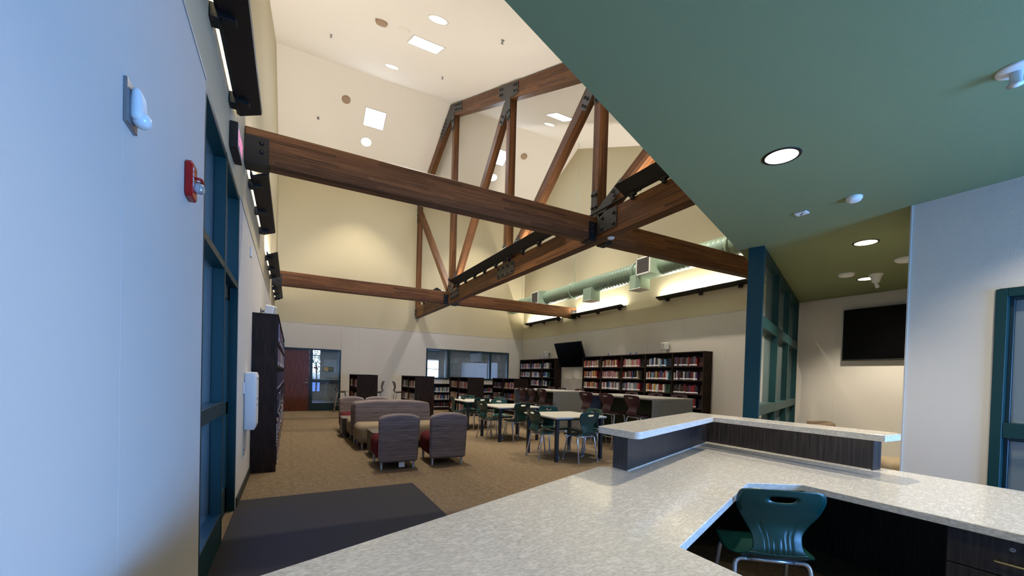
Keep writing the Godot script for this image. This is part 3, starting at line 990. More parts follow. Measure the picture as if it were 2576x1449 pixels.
func can(called: String, label: String, at: Vector3, nrm: Vector3, r: float, lit: bool, e: float, group := "") -> void:
	var t := thing(called, label, "downlight", at, 0.0, group)
	var st := mb(true)
	lathe(st, [Vector2(r, 0.004), Vector2(r * 1.18, 0.004), Vector2(r * 1.2, -0.001)], 28, disc_xf(Vector3.ZERO, nrm))
	obj("trim_ring", st, M.steel if lit and nrm == Vector3.DOWN else M.white, t)
	st = mb(true)
	lathe(st, [Vector2(r, 0.004), Vector2(r * 0.985, 0.0025)], 28, disc_xf(Vector3.ZERO, nrm))
	lathe(st, [Vector2(r * 0.98, 0.003), Vector2(0.0, 0.0031)], 28, disc_xf(Vector3.ZERO, nrm))
	obj("diffuser", st, M.can_glow if lit else M.can_cone, t)
	if e > 0.0:
		spot_light(t, nrm.normalized() * 0.03, nrm if nrm == Vector3.DOWN else Vector3.DOWN, Color(1.0, 0.95, 0.87), e, 62.0 if nrm == Vector3.DOWN else 42.0)

func dome(called: String, label: String, cat: String, at: Vector3, nrm: Vector3, r: float, h: float, m: Material = null) -> void:
	var t := thing(called, label, cat, at)
	var st := mb(true)
	lathe(st, [Vector2(r, 0), Vector2(r, h * 0.35), Vector2(r * 0.93, h * 0.5)], 24, disc_xf(Vector3.ZERO, nrm))
	obj("base", st, M.white if m == null else m, t)
	st = mb(true)
	lathe(st, [Vector2(r * 0.93, h * 0.5), Vector2(r * 0.8, h * 0.8), Vector2(r * 0.4, h), Vector2(0, h)], 24, disc_xf(Vector3.ZERO, nrm))
	obj("cap", st, M.white if m == null else m, t)

# teal glazed door in the pale wall at the right
func side_door() -> void:
	var st := mb()
	var x0 := 4.985
	var x1 := 5.175
	box2(st, Vector3(x0, 0, -1.125), Vector3(x1, 2.185, -1.06), 0.003)
	box2(st, Vector3(x0, 2.12, -1.06), Vector3(x1, 2.185, 0.9), 0.003)
	box2(st, Vector3(x0, 0, 0.84), Vector3(x1, 2.12, 0.9), 0.003)
	box2(st, Vector3(x0 + 0.01, 1.0, -1.06), Vector3(x1, 1.12, 0.84), 0.003)
	box2(st, Vector3(x0 + 0.01, 0.0, -1.06), Vector3(x1, 0.25, 0.84), 0.003)
	box2(st, Vector3(x0 + 0.01, 0.0, -0.12), Vector3(x1, 2.12, -0.06), 0.003)
	var d := struct("door_3", st, M.teal, "teal metal framed glazing in the pale wall right of the desk")
	st = mb()
	for y in [[1.12, 2.12], [0.25, 1.0]]:
		box2(st, Vector3(5.05, y[0], -1.06), Vector3(5.075, y[1], -1.035), 0.002)
		box2(st, Vector3(5.05, y[1] - 0.025, -1.035), Vector3(5.075, y[1], -0.12), 0.002)
	obj("glazing_bead", st, M.teal_dark, d)
	for y in [[0.25, 1.0], [1.12, 2.12]]:
		for z in [[-1.035, -0.12], [-0.06, 0.84]]:
			st = mb()
			box2(st, Vector3(5.08, y[0], z[0]), Vector3(5.086, y[1], z[1]))
			obj("pane", st, M.glass, d)
	# dim room behind it
	st = mb()
	box2(st, Vector3(7.2, 0, -1.54), Vector3(7.35, SOFFIT, 1.0))
	box2(st, Vector3(5.16, 0, 1.0), Vector3(7.35, SOFFIT, 1.12))
	struct("wall_side_room", st, mat(Color(0.30, 0.32, 0.34), 0.8))
	st = mb()
	box2(st, Vector3(6.3, 0, -1.0), Vector3(7.1, 0.95, 0.6), 0.01)
	tag(obj("side_room_cabinet", st, M.espresso), "dark low cabinet behind the teal framed glass at right", "cabinet")
	st = mb()
	box2(st, Vector3(6.45, 0.95, -0.85), Vector3(6.95, 1.0, -0.5), 0.006)
	tag(obj("paper_stack", st, M.grey_top), "pale stack of paper on the dark cabinet behind the glass", "paper")

# ------------------------------------------------------------------ timber truss
func plate(parent: Node, at: Vector3, poly: Array, bolts: Array, side := -1.0) -> void:
	# flat steel plate on the left (or right) face of the truss, outline in z,y
	var st := mb()
	var pts := PackedVector2Array()
	for p in poly: pts.append(p + Vector2(at.z, at.y))
	var x := CHORD_X + side * 0.085
	prism(st, pts, x, x + side * 0.012, "zy", 0.0)
	var pl := obj("gusset_plate", st, M.plate, parent)
	st = mb(true)
	for q in bolts:
		lathe(st, [Vector2(0.026, 0.0), Vector2(0.026, 0.022), Vector2(0.0, 0.024)], 6, disc_xf(Vector3(x + side * 0.011, at.y + q.y, at.z + q.x), Vector3(side, 0, 0)))
	var b := obj("bolt_heads", st, M.black, pl)
	b.set_meta("kind", "stuff")

func truss() -> void:
	var t := thing("timber_truss", "long timber truss with posts and diagonals under the vaulted ceiling", "truss", Vector3.ZERO)
	var c := CHORD_X
	var yb := 3.57
	var yt := 3.965
	var w := 0.17
	var st := mb()
	box2(st, Vector3(c - w / 2, yb, ZF), Vector3(c + w / 2, yt, -3.08), 0.008)
	obj("bottom_chord", st, M.timber, t)
	# top chord, just under the ceiling
	for e in [[-15.9, RIDGE_Z], [RIDGE_Z, -3.2]]:
		st = mb()
		var a := Vector3(c, roof_y(e[0]) - 0.20, e[0])
		var b := Vector3(c, roof_y(e[1]) - 0.20, e[1])
		var d := (b - a).normalized()
		if e[1] == RIDGE_Z: b -= d * 0.03
		bx(st, (a + b) * 0.5, Vector3(w, 0.33, a.distance_to(b)), 0.008, Basis(Vector3.RIGHT, -atan2(d.y, d.z)))
		obj("top_chord", st, M.timber, t)
	var zs := [-15.965, -12.13, -8.42, -5.275]
	for z in zs:
		st = mb()
		box2(st, Vector3(c - w / 2, yt, z - w / 2), Vector3(c + w / 2, roof_y(z) - 0.34, z + w / 2), 0.008)
		obj("post", st, M.timber, t)
	var dg := [[Vector2(-15.86, 7.55), Vector2(-12.36, 4.02)], [Vector2(-11.85, 4.02), Vector2(-8.58, 7.55)], [Vector2(-8.15, 4.02), Vector2(-5.42, 6.2)], [Vector2(-5.08, 4.02), Vector2(-3.25, 5.0)]]
	# lean of the diagonals as in the photograph: they rise towards the desk from each foot
	dg[1] = [Vector2(-11.87, 4.0), Vector2(-8.60, 7.62)]
	for q in dg:
		st = mb()
		bar(st, Vector3(c, q[0].y, q[0].x), Vector3(c, q[1].y, q[1].x), w * 0.96, 0.2)
		obj("diagonal", st, M.timber, t)
	# steel plates with bolts
	var B := func(x0: float, x1: float, y0: float, y1: float, nx: int, ny: int) -> Array:
		var o := []
		for i in nx:
			for j in ny:
				o.append(Vector2(lerpf(x0, x1, float(i) / maxf(nx - 1, 1)), lerpf(y0, y1, float(j) / maxf(ny - 1, 1))))
		return o
	# ridge joint
	var ry := roof_y(RIDGE_Z)
	var m := PITCH
	var pts := [Vector2(0.0, -0.03), Vector2(1.0, -0.03 - m), Vector2(1.0, -0.30 - m), Vector2(0.36, -0.46), Vector2(0.36, -0.95), Vector2(0.2, -0.95), Vector2(0.1, -0.5), Vector2(-0.95, -0.32 - 0.95 * m), Vector2(-0.95, -0.05 - 0.95 * m)]
	var bl := []
	for k in 5:
		for j in 2:
			bl.append(Vector2(0.45 + 0.11 * k, -0.1 - m * (0.45 + 0.11 * k) - 0.13 * j))
			bl.append(Vector2(-0.4 - 0.11 * k, -0.11 - m * (0.4 + 0.11 * k) - 0.13 * j))
	bl.append_array(B.call(0.24, 0.32, -0.88, -0.65, 2, 2))
	plate(t, Vector3(c, ry, RIDGE_Z), pts, bl)
	# joint over the middle post and over the post by the desk
	for k in [2, 3]:
		var z: float = zs[k]
		var y := roof_y(z)
		pts = [Vector2(-0.5, -0.05 + 0.5 * m), Vector2(0.45, -0.05 - 0.45 * m), Vector2(0.45, -0.30 - 0.45 * m), Vector2(0.085, -0.36 - 0.085 * m), Vector2(0.085, -0.85), Vector2(-0.07, -0.85), Vector2(-0.08, -0.62), Vector2(-0.30, -0.82), Vector2(-0.44, -0.72), Vector2(-0.16, -0.33), Vector2(-0.5, -0.30 + 0.5 * m)]
		bl = []
		for s in [-0.43, -0.33, 0.28, 0.38]:
			for j in 2: bl.append(Vector2(s, -0.11 - m * s - 0.13 * j))
		bl.append_array(B.call(-0.035, 0.05, -0.8, -0.66, 2, 2))
		bl.append_array([Vector2(-0.31, -0.75), Vector2(-0.37, -0.70), Vector2(-0.25, -0.65), Vector2(-0.31, -0.6)])
		plate(t, Vector3(c, y, z), pts, bl)
	# feet of the posts
	for k in [1, 2, 3]:
		var z: float = zs[k]
		pts = [Vector2(-0.07, 0.0), Vector2(0.075, 0.0), Vector2(0.075, 0.42), Vector2(-0.07, 0.42)]
		plate(t, Vector3(c, yt - 0.02, z), pts, B.call(-0.035, 0.04, 0.16, 0.36, 2, 2))
		var q0: Vector2 = dg[k][0]
		var q1: Vector2 = dg[k][1]
		var d := (q1 - q0).normalized()
		var nn := Vector2(-d.y, d.x)
		var o := q0 - Vector2(z, yt - 0.02)
		pts = [o - d * 0.1 - nn * 0.085, o + d * 0.5 - nn * 0.085, o + d * 0.5 + nn * 0.085, o - d * 0.1 + nn * 0.085]
		plate(t, Vector3(c, yt - 0.02, z), pts, [o + d * 0.3 - nn * 0.04, o + d * 0.3 + nn * 0.04, o + d * 0.42 - nn * 0.04, o + d * 0.42 + nn * 0.04])
	# plates on the chord
	plate(t, Vector3(c, 3.77, -8.35), [Vector2(-0.42, -0.13), Vector2(0.42, -0.13), Vector2(0.42, 0.13), Vector2(-0.42, 0.13)], B.call(-0.34, 0.34, -0.08, 0.08, 4, 2))
	plate(t, Vector3(c, 3.77, -11.7), [Vector2(-0.32, -0.12), Vector2(0.4, -0.12), Vector2(0.4, 0.14), Vector2(-0.32, 0.14)], B.call(-0.26, 0.33, -0.06, 0.08, 5, 2))
	plate(t, Vector3(c, 3.77, -4.98), [Vector2(-0.2, -0.12), Vector2(0.24, -0.12), Vector2(0.24, 0.19), Vector2(-0.2, 0.19)], B.call(-0.08, 0.18, -0.06, 0.1, 2, 2))
	plate(t, Vector3(c, 3.77, -15.97), [Vector2(-0.06, -0.12), Vector2(0.06, -0.12), Vector2(0.06, 0.14), Vector2(-0.06, 0.14)], [Vector2(0, -0.05), Vector2(0, 0.07)])
	plate(t, Vector3(c, 7.6, -15.95), [Vector2(-0.08, -0.4), Vector2(0.06, -0.4), Vector2(0.06, 0.4), Vector2(-0.08, 0.4)], B.call(0, 0, -0.3, 0.3, 1, 4))
	# thin steel tie at the post by the desk
	st = mb(true)
	tube(st, [Vector3(c - 0.1, 4.0, -5.55), Vector3(c - 0.1, 4.06, -3.1)], 0.012, 6)
	obj("conduit", st, M.steel, t)
	# cross beams from wall to wall, in two lengths each side of the chord
	for k in 2:
		var z: float = [-5.3, -12.28][k]
		var near := "nearest the desk" if k == 0 else "at the far end of the hall"
		for s in [-1, 1]:
			var x0 := XL if s < 0 else c + w / 2
			var x1 := c - w / 2 if s < 0 else XR
			var bm := thing("cross_beam", "brown timber cross beam from the %s wall to the truss, %s" % ["left" if s < 0 else "right", near], "beam", Vector3.ZERO, 0.0, "timber cross beams")
			st = mb()
			box2(st, Vector3(x0, yb, z - 0.09), Vector3(x1, yt - 0.03, z + 0.09), 0.008)
			obj("beam", st, M.timber, bm)
			# steel shoe at the wall and at the chord
			for e in 2:
				var xa := x0 if (e == 0) == (s < 0) else (x1 - 0.22 if s > 0 else x1 - 0.15)
				var wd := 0.22 if e == 0 else 0.15
				if s > 0: xa = XR - 0.22 if e == 0 else c + w / 2
				st = mb()
				for f in [-1, 1]:
					box2(st, Vector3(xa, yb - 0.012, z + f * 0.096 - 0.006), Vector3(xa + wd, yt - 0.12, z + f * 0.096 + 0.006), 0.002)
				box2(st, Vector3(xa, yb - 0.018, z - 0.1), Vector3(xa + wd, yb - 0.004, z + 0.1))
				var sh := obj("steel_shoe", st, M.steel, bm)
				st = mb(true)
				for y in [0.12, 0.21]:
					lathe(st, [Vector2(0.024, 0), Vector2(0.02, 0.02), Vector2(0, 0.024)], 10, disc_xf(Vector3(xa + wd * (0.7 if e == 0 else 0.4), yb + y, z + 0.101), Vector3(0, 0, 1)))
				var bh := obj("bolt_heads", st, M.black, sh)
				bh.set_meta("kind", "stuff")
	# small sensor under the crossing near the desk
	dome("ceiling_sensor", "small white disc sensor under the truss crossing nearest the desk", "sensor", Vector3(c + 0.02, yb, -4.98), Vector3.DOWN, 0.055, 0.03)

# ------------------------------------------------------------------ linear uplights
func uplight(label: String, at: Vector3, dir: float, length: float, group: String, e: float) -> void:
	# dir +1: projects towards +x from a wall at at.x; runs along z
	var t := thing("linear_uplight", label, "uplight", at, 0.0, group)
	var st := mb()
	var sec := PackedVector2Array([Vector2(0.026, 0.0), Vector2(0.05, -0.012), Vector2(0.205, 0.045), Vector2(0.21, 0.075), Vector2(0.195, 0.07), Vector2(0.055, 0.012), Vector2(0.04, 0.055), Vector2(0.026, 0.055)])
	var pts := PackedVector2Array()
	for p in sec: pts.append(Vector2(p.x * dir, p.y))
	prism(st, pts, -length / 2, length / 2, "xy")
	obj("housing", st, M.black, t)
	st = mb()
	bx(st, Vector3(0.075 * dir, 0.034, 0), Vector3(0.03, 0.012, length - 0.06), 0.0, Basis(Vector3.BACK, 0.2 * dir))
	obj("light_strip", st, M.led, t)
	for z in [-0.4, 0.0, 0.4]:
		st = mb()
		bx(st, Vector3(0.025 * dir, -0.015, z * length), Vector3(0.05, 0.09, 0.10), 0.004)
		bx(st, Vector3(0.09 * dir, -0.018, z * length), Vector3(0.09, 0.03, 0.07), 0.004)
		obj("bracket", st, M.black, t)
	area_light(t, Vector3(0.085 * dir, 0.052, 0), Vector3(-0.22 * dir, 1, 0), Vector2(length - 0.1, 0.06), Color(1.0, 0.965, 0.915), e)

func uplights() -> void:
	var e := 7.0
	var words := ["above the teal entrance", "just beyond the near cross beam", "third along the left wall", "farthest along the left wall"]
	var zl := [-3.15, -6.65, -10.2, -13.5]
	for k in 4:
		uplight("black linear uplight on the left wall, %s" % words[k], Vector3(XL, 3.55, zl[k]), 1.0, 2.25, "left wall uplights", e)
	words = ["at the far corner", "beside the far cross beam end", "beside the teal partition"]
	var zr := [-14.3, -10.95, -7.0]
	for k in 3:
		uplight("dark linear uplight on the right wall, %s" % words[k], Vector3(XR, 3.63, zr[k]), -1.0, 2.6, "right wall uplights", e)
	# uplights along the bottom chord of the truss
	var ch := [[-14.9, -12.65, "at the far wall"], [-11.5, -6.1, "between the two cross beams"], [-4.55, -3.12, "beyond the near crossing, by the green ceiling"]]
	for q in ch:
		var L: float = q[1] - q[0]
		var at := Vector3(CHORD_X - 0.118, 4.02, (q[0] + q[1]) * 0.5)
		var t := thing("truss_uplight", "black trough uplight on the truss chord, %s" % q[2], "uplight", at, 0.0, "truss uplights")
		var st := mb()
		var pts := PackedVector2Array([Vector2(0.0, -0.02), Vector2(0.02, -0.02), Vector2(0.02, 0.02), Vector2(-0.02, 0.02), Vector2(-0.185, 0.10), Vector2(-0.205, 0.095), Vector2(-0.03, 0.0)])
		prism(st, pts, -L / 2, L / 2, "xy")
		obj("housing", st, M.black, t)
		st = mb()
		bx(st, Vector3(-0.01, 0.03, 0), Vector3(0.03, 0.012, L - 0.05))
		obj("light_strip", st, M.led, t)
		var n := int(L / 0.62) + 1
		for k in n:
			st = mb()
			var z := lerpf(-L / 2 + 0.15, L / 2 - 0.15, float(k) / (n - 1))
			bx(st, Vector3(0.0, -0.035, z), Vector3(0.06, 0.04, 0.12), 0.004)
			bx(st, Vector3(0.0, -0.075, z), Vector3(0.05, 0.05, 0.05), 0.002)
			bx(st, Vector3(-0.01, -0.03, z + 0.12), Vector3(0.03, 0.02, 0.1), 0.003)
			obj("bracket", st, M.black, t)
		area_light(t, Vector3(-0.01, 0.045, 0), Vector3(0, 1, 0), Vector2(L - 0.1, 0.05), Color(1.0, 0.965, 0.915), e * L / 2.5 * 0.55)

# ------------------------------------------------------------------ on the vaulted ceiling
func on_roof(x: float, z: float) -> Array:
	var n := Vector3(0, -1, -PITCH if z > RIDGE_Z else PITCH).normalized()
	return [Vector3(x, roof_y(z), z), n]

func ceiling_fixtures() -> void:
	var sq := [[2.25, -8.23, "nearest of the two left of the truss"], [2.15, -13.54, "beyond the ridge, left of the truss"], [6.34, -9.5, "on the near slope right of the truss"], [6.44, -13.54, "beyond the ridge, right of the truss"]]
	for q in sq:
		var p := on_roof(q[0], q[1])
		var t := thing("square_skylight", "bright square skylight panel, %s" % q[2], "skylight", p[0], 0.0, "square skylights")
		t.basis = disc_xf(Vector3.ZERO, p[1]).basis
		var st := mb()
		for s in [-1, 1]:
			bx(st, Vector3(s * 0.305, 0.004, 0), Vector3(0.03, 0.012, 0.64), 0.002)
			bx(st, Vector3(0, 0.004, s * 0.305), Vector3(0.58, 0.012, 0.03), 0.002)
		obj("frame", st, M.white, t)
		st = mb()
		bx(st, Vector3(0, 0.003, 0), Vector3(0.58, 0.004, 0.58))
		obj("diffuser", st, M.sky_panel, t)
		var l := area_light(t, Vector3(0, 0.02, 0), Vector3(0, 1, 0), Vector2(0.56, 0.56), Color(0.88, 0.93, 1.0), 6.0)
		l.transform = Transform3D(Basis(Vector3.RIGHT, PI / 2), Vector3(0, 0.02, 0))
	var rd := [[2.07, -6.85, "nearest the green ceiling edge", 0.15], [2.09, -10.68, "left of the truss before the ridge", 0.15], [2.03, -14.34, "left of the truss beyond the ridge", 0.16], [6.69, -10.6, "right of the truss before the ridge", 0.15], [6.70, -6.85, "right of the truss behind the green ceiling edge", 0.15], [6.60, -14.35, "right of the truss beyond the ridge", 0.16]]
	for q in rd:
		var p := on_roof(q[0], q[1])
		can("round_downlight", "round recessed downlight in the vaulted ceiling, %s" % q[2], p[0], p[1], q[3], true, 24.0, "vault downlights")
	var det := [[1.35, -7.97, "brown-ringed detector near the nearest skylight", 0.11], [1.29, -13.23, "pinkish detector beyond the ridge at left", 0.12], [7.30, -13.24, "pinkish detector beyond the ridge at right", 0.12]]
	for q in det:
		var p := on_roof(q[0], q[1])
		dome("smoke_detector", "%s on the vaulted ceiling" % q[2], "detector", p[0], p[1], q[3], 0.07, mat(Color(0.62, 0.52, 0.44), 0.6))
	var pp := on_roof(1.75, -7.92)
	dome("blank_plate", "pale round cover plate on the vaulted ceiling by a skylight", "cover", pp[0], pp[1], 0.12, 0.02, M.ceiling)
	var sp := [[0.64, -9.94, "above the left wall uplights"], [3.11, -6.51, "nearest the green ceiling edge"], [0.59, -14.0, "beyond the ridge, left of a skylight"], [3.14, -9.92, "between the skylight and the truss peak"]]
	for q in sp:
		var p := on_roof(q[0], q[1])
		var st := mb(true)
		lathe(st, [Vector2(0.035, 0), Vector2(0.02, 0.015), Vector2(0.012, 0.05), Vector2(0.028, 0.055), Vector2(0, 0.06)], 10, disc_xf(p[0], p[1]))
		tag(obj("sprinkler_head", st, M.satin), "small sprinkler head on the vaulted ceiling, %s" % q[2], "sprinkler", "vault sprinkler heads")

func duct() -> void:
	var t := thing("spiral_duct", "sage green round air duct along the right wall with registers", "duct", Vector3.ZERO)
	var x := 8.42
	var y := 4.36
	var r := 0.255
	var st := mb(true)
	var prof := []
	var z := -15.95
	while z < -4.2:
		prof.append(Vector2(r, z)); prof.append(Vector2(r, z + 0.10)); prof.append(Vector2(r + 0.004, z + 0.11)); prof.append(Vector2(r, z + 0.12))
		z += 0.125
	lathe(st, prof, 36, Transform3D(Basis(Vector3.RIGHT, Vector3.BACK, Vector3.DOWN), Vector3(x, y, 0)))
	obj("duct_pipe", st, M.duct, t)
	for zc in [-15.1, -11.45, -8.55, -5.75]:
		st = mb(true)
		lathe(st, [Vector2(r, zc - 0.035), Vector2(r + 0.03, zc - 0.03), Vector2(r + 0.03, zc + 0.03), Vector2(r, zc + 0.035)], 36, Transform3D(Basis(Vector3.RIGHT, Vector3.BACK, Vector3.DOWN), Vector3(x, y, 0)))
		tube(st, [Vector3(x, y + r, zc), Vector3(x, roof_y(zc) + 0.01, zc)], 0.006, 6)
		obj("collar", st, M.duct_box, t)
	for zc in [-13.35, -7.95]:
		# boxes that point into the hall
		st = mb()
		var f := [Vector3(x - 0.42, y - 0.22, zc - 0.24), Vector3(x - 0.42, y - 0.22, zc + 0.24), Vector3(x - 0.42, y + 0.22, zc + 0.24), Vector3(x - 0.42, y + 0.22, zc - 0.24)]
		var g := [Vector3(x - 0.05, y - 0.255, zc - 0.38), Vector3(x - 0.05, y - 0.255, zc + 0.38), Vector3(x - 0.05, y + 0.255, zc + 0.38), Vector3(x - 0.05, y + 0.255, zc - 0.38)]
		for k in 4:
			quad_out(st, f[k], f[(k + 1) % 4], g[(k + 1) % 4], g[k], Vector3(x - 0.2, y, zc))
		quad_out(st, f[0], f[1], f[2], f[3], Vector3(x, y, zc))
		var bxo := obj("side_register", st, M.duct_box, t)
		st = mb()
		for s in [-1, 1]:
			bx(st, Vector3(x - 0.425, y, zc + s * 0.225), Vector3(0.02, 0.46, 0.035), 0.003)
			bx(st, Vector3(x - 0.425, y + s * 0.205, zc), Vector3(0.02, 0.035, 0.48), 0.003)
		obj("register_frame", st, M.white, bxo)
		st = mb()
		for k in 9:
			bx(st, Vector3(x - 0.425, y - 0.17 + 0.042 * k, zc), Vector3(0.014, 0.03, 0.42), 0.0, Basis(Vector3.BACK, 0.5))
		var lv := obj("louvres", st, M.grille, bxo)
		lv.set_meta("kind", "stuff")
	for zc in [-10.4, -7.9]:
		var zz: float = zc if zc < -9 else -8.35
		st = mb()
		box2(st, Vector3(x - 0.30, y - 0.52, zz - 0.2), Vector3(x + 0.06, y - 0.14, zz + 0.2), 0.006)
		var bb := obj("bottom_register", st, M.duct_box, t)
		st = mb()
		bx(st, Vector3(x - 0.12, y - 0.525, zz), Vector3(0.40, 0.02, 0.44), 0.006)
		obj("register_frame", st, M.white, bb)

# ------------------------------------------------------------------ the desk
func desk() -> void:
	var t := thing("reception_desk", "big L-shaped library desk with dark woodgrain body", "desk", Vector3.ZERO)
	# lower worktop
	var out := [Vector2(-0.25, -1.352), Vector2(1.964, -2.288), Vector2(2.02, -2.20), Vector2(3.97, -2.93), Vector2(3.97, 0.35), Vector2(2.75, 0.35), Vector2(2.79, -1.39), Vector2(2.496, -1.551), Vector2(1.283, -1.046), Vector2(1.283, -0.72), Vector2(-0.25, -0.72)]
	var rad := [0.05, 0.09, 0.0, 0.0, 0.02, 0.02, 0.0, 0.0, 0.0, 0.09, 0.05]
	var top := rounded(out, rad)
	var st := mb()
	prism(st, top, 0.762, 0.722, "xz", 0.003)
	var wt := obj("worktop", st, M.quartz, self)
	tag(wt, "speckled cream stone worktop of the desk, low level with notch", "worktop")
	# body: panels under the outer edge
	st = mb()
	var body := [Vector2(-0.18, -1.30), Vector2(1.95, -2.20), Vector2(3.90, -2.82), Vector2(3.90, 0.30)]
	for k in 3:
		var a: Vector2 = body[k]
		var b: Vector2 = body[k + 1]
		var d := (b - a).normalized()
		var n := Vector2(-d.y, d.x) * 0.03
		if n.dot(Vector2(2.0, -0.5) - a) < 0: n = -n
		prism(st, PackedVector2Array([a, b, b + n, a + n]), 0.0, 0.72)
	box2(st, Vector3(-0.18, 0, -1.28), Vector3(-0.15, 0.72, -0.78))
	box2(st, Vector3(1.18, 0, -1.0), Vector3(1.21, 0.72, -0.80))
	obj("body_panel", st, M.laminate, t)
	# raised panel round the outer edge
	st = mb()
	prism(st, PackedVector2Array([Vector2(2.004, -2.218), Vector2(3.91, -2.98), Vector2(3.91, -1.42), Vector2(3.785, -1.42), Vector2(3.785, -2.795), Vector2(2.011, -2.084)]), 0.762, 1.022, "xz", 0.0)
	obj("raised_panel", st, M.laminate, t)
	st = mb()
	prism(st, PackedVector2Array([Vector2(2.012, -2.086), Vector2(3.787, -2.797), Vector2(3.787, -1.43), Vector2(3.775, -1.43), Vector2(3.775, -2.783), Vector2(2.016, -2.078)]), 0.7625, 0.768)
	obj("seam_bead", st, M.quartz, t)
	# upper counter
	var up := [Vector2(1.793, -2.133), Vector2(3.62, -2.865), Vector2(3.655, -1.305), Vector2(3.64, -1.20), Vector2(3.37, -1.20), Vector2(3.356, -2.417), Vector2(1.822, -1.803)]
	# the two legs follow the panel; the right leg runs along z
	up = [Vector2(1.792, -2.135), Vector2(3.63, -2.872), Vector2(3.66, -1.27), Vector2(3.60, -1.205), Vector2(3.375, -1.205), Vector2(3.356, -2.417), Vector2(1.815, -1.795)]
	st = mb()
	prism(st, rounded(up, [0.02, 0.05, 0.03, 0.02, 0.015, 0.0, 0.05]), 1.067, 1.023, "xz", 0.003)
	var uc := obj("counter_top", st, M.quartz, self)
	tag(uc, "raised cream stone counter along the outer side of the desk", "countertop")
	# drawer pedestal at the right of the knee space
	var p := thing("drawer_pedestal", "dark woodgrain drawer pedestal under the right end of the worktop", "drawers", Vector3(0, 0, 0))
	st = mb()
	box2(st, Vector3(2.86, 0.08, -0.77), Vector3(3.86, 0.72, 0.25), 0.002)
	obj("body", st, M.laminate, p)
	var ys := [[0.54, 0.715], [0.31, 0.534], [0.09, 0.304]]
	for y in ys:
		st = mb()
		box2(st, Vector3(2.842, y[0], -0.762), Vector3(2.86, y[1], 0.0), 0.002)
		var dr := obj("drawer_front", st, M.laminate, p)
		st = mb(true)
		var ym: float = (y[0] + y[1]) * 0.5 - 0.02
		tube(st, soft([Vector3(2.842, ym, -0.60), Vector3(2.805, ym, -0.60), Vector3(2.805, ym, -0.36), Vector3(2.842, ym, -0.36)], 0.008), 0.006, 8)
		obj("handle", st, M.brass, dr)
		if y[0] > 0.5:
			st = mb(true)
			lathe(st, [Vector2(0.011, 0), Vector2(0.011, 0.004), Vector2(0.009, 0.006), Vector2(0.004, 0.006), Vector2(0.003, 0.004), Vector2(0, 0.004)], 18, disc_xf(Vector3(2.842, 0.668, -0.555), Vector3(-1, 0, 0)))
			obj("lock", st, M.satin, dr)

# ------------------------------------------------------------------ chairs and stools
var PROFILE := [Vector2(-0.235, -0.025), Vector2(-0.215, 0.0), Vector2(-0.12, 0.008), Vector2(0.02, -0.004), Vector2(0.12, 0.0), Vector2(0.185, 0.02), Vector2(0.205, 0.06), Vector2(0.185, 0.125), Vector2(0.175, 0.18), Vector2(0.195, 0.25), Vector2(0.225, 0.32), Vector2(0.245, 0.385)]
var WIDTHS := [0.15, 0.19, 0.212, 0.222, 0.21, 0.165, 0.125, 0.125, 0.155, 0.198, 0.215, 0.20]

func crom(a: float, b: float, c: float, d: float, t: float) -> float:
	return 0.5 * (2 * b + (c - a) * t + (2 * a - 5 * b + 4 * c - d) * t * t + (3 * b - a - 3 * c + d) * t * t * t)

# the point of the shell at width t (-1..1) and length s (0 front lip .. 11 top)
func shell_pt(t: float, s: float, H: float, groove: float) -> Vector3:
	var n := PROFILE.size()
	var i := clampi(int(s), 0, n - 2)
	var f := s - i
	var a: Vector2 = PROFILE[maxi(i - 1, 0)]
	var b: Vector2 = PROFILE[i]
	var c: Vector2 = PROFILE[i + 1]
	var d: Vector2 = PROFILE[mini(i + 2, n - 1)]
	var z := crom(a.x, b.x, c.x, d.x, f)
	var y := crom(a.y, b.y, c.y, d.y, f)
	var w := crom(WIDTHS[maxi(i - 1, 0)], WIDTHS[i], WIDTHS[i + 1], WIDTHS[mini(i + 2, n - 1)], f)
	if s > 10.3: w = minf(w, 0.213 - 0.045 * pow((s - 10.3) / 0.7, 4))
	if s < 1.0: w = lerpf(0.165, 0.19, sqrt(s))
	var x := t * w
	# seat dish and curved back
	var bend := smoothstep(4.0, 7.0, s)
	y -= (1.0 - bend) * 0.014 * (1.0 - t * t) * smoothstep(0.5, 2.0, s)
	z -= bend * 0.028 * (t * t) * smoothstep(7.0, 10.0, s)
	z += bend * -0.02 * t * t * (1.0 - smoothstep(7.0, 9.0, s))
	if groove > 0.0 and s > 5.0 and s < 8.9:
		var g := 0.0
		for k in 3:
			var lim := 8.6 - 0.75 * k
			if s < lim:
				var gx: float = (0.062 - 0.022 * k) * (1.0 + 0.55 * smoothstep(6.5, 8.8, s))
				for sg in [-1.0, 1.0]:
					g = maxf(g, (1.0 - smoothstep(0.0, 0.009, absf(x - sg * gx))) * smoothstep(lim, lim - 0.9, s))
		z -= g * groove
	return Vector3(x, y + H, z)

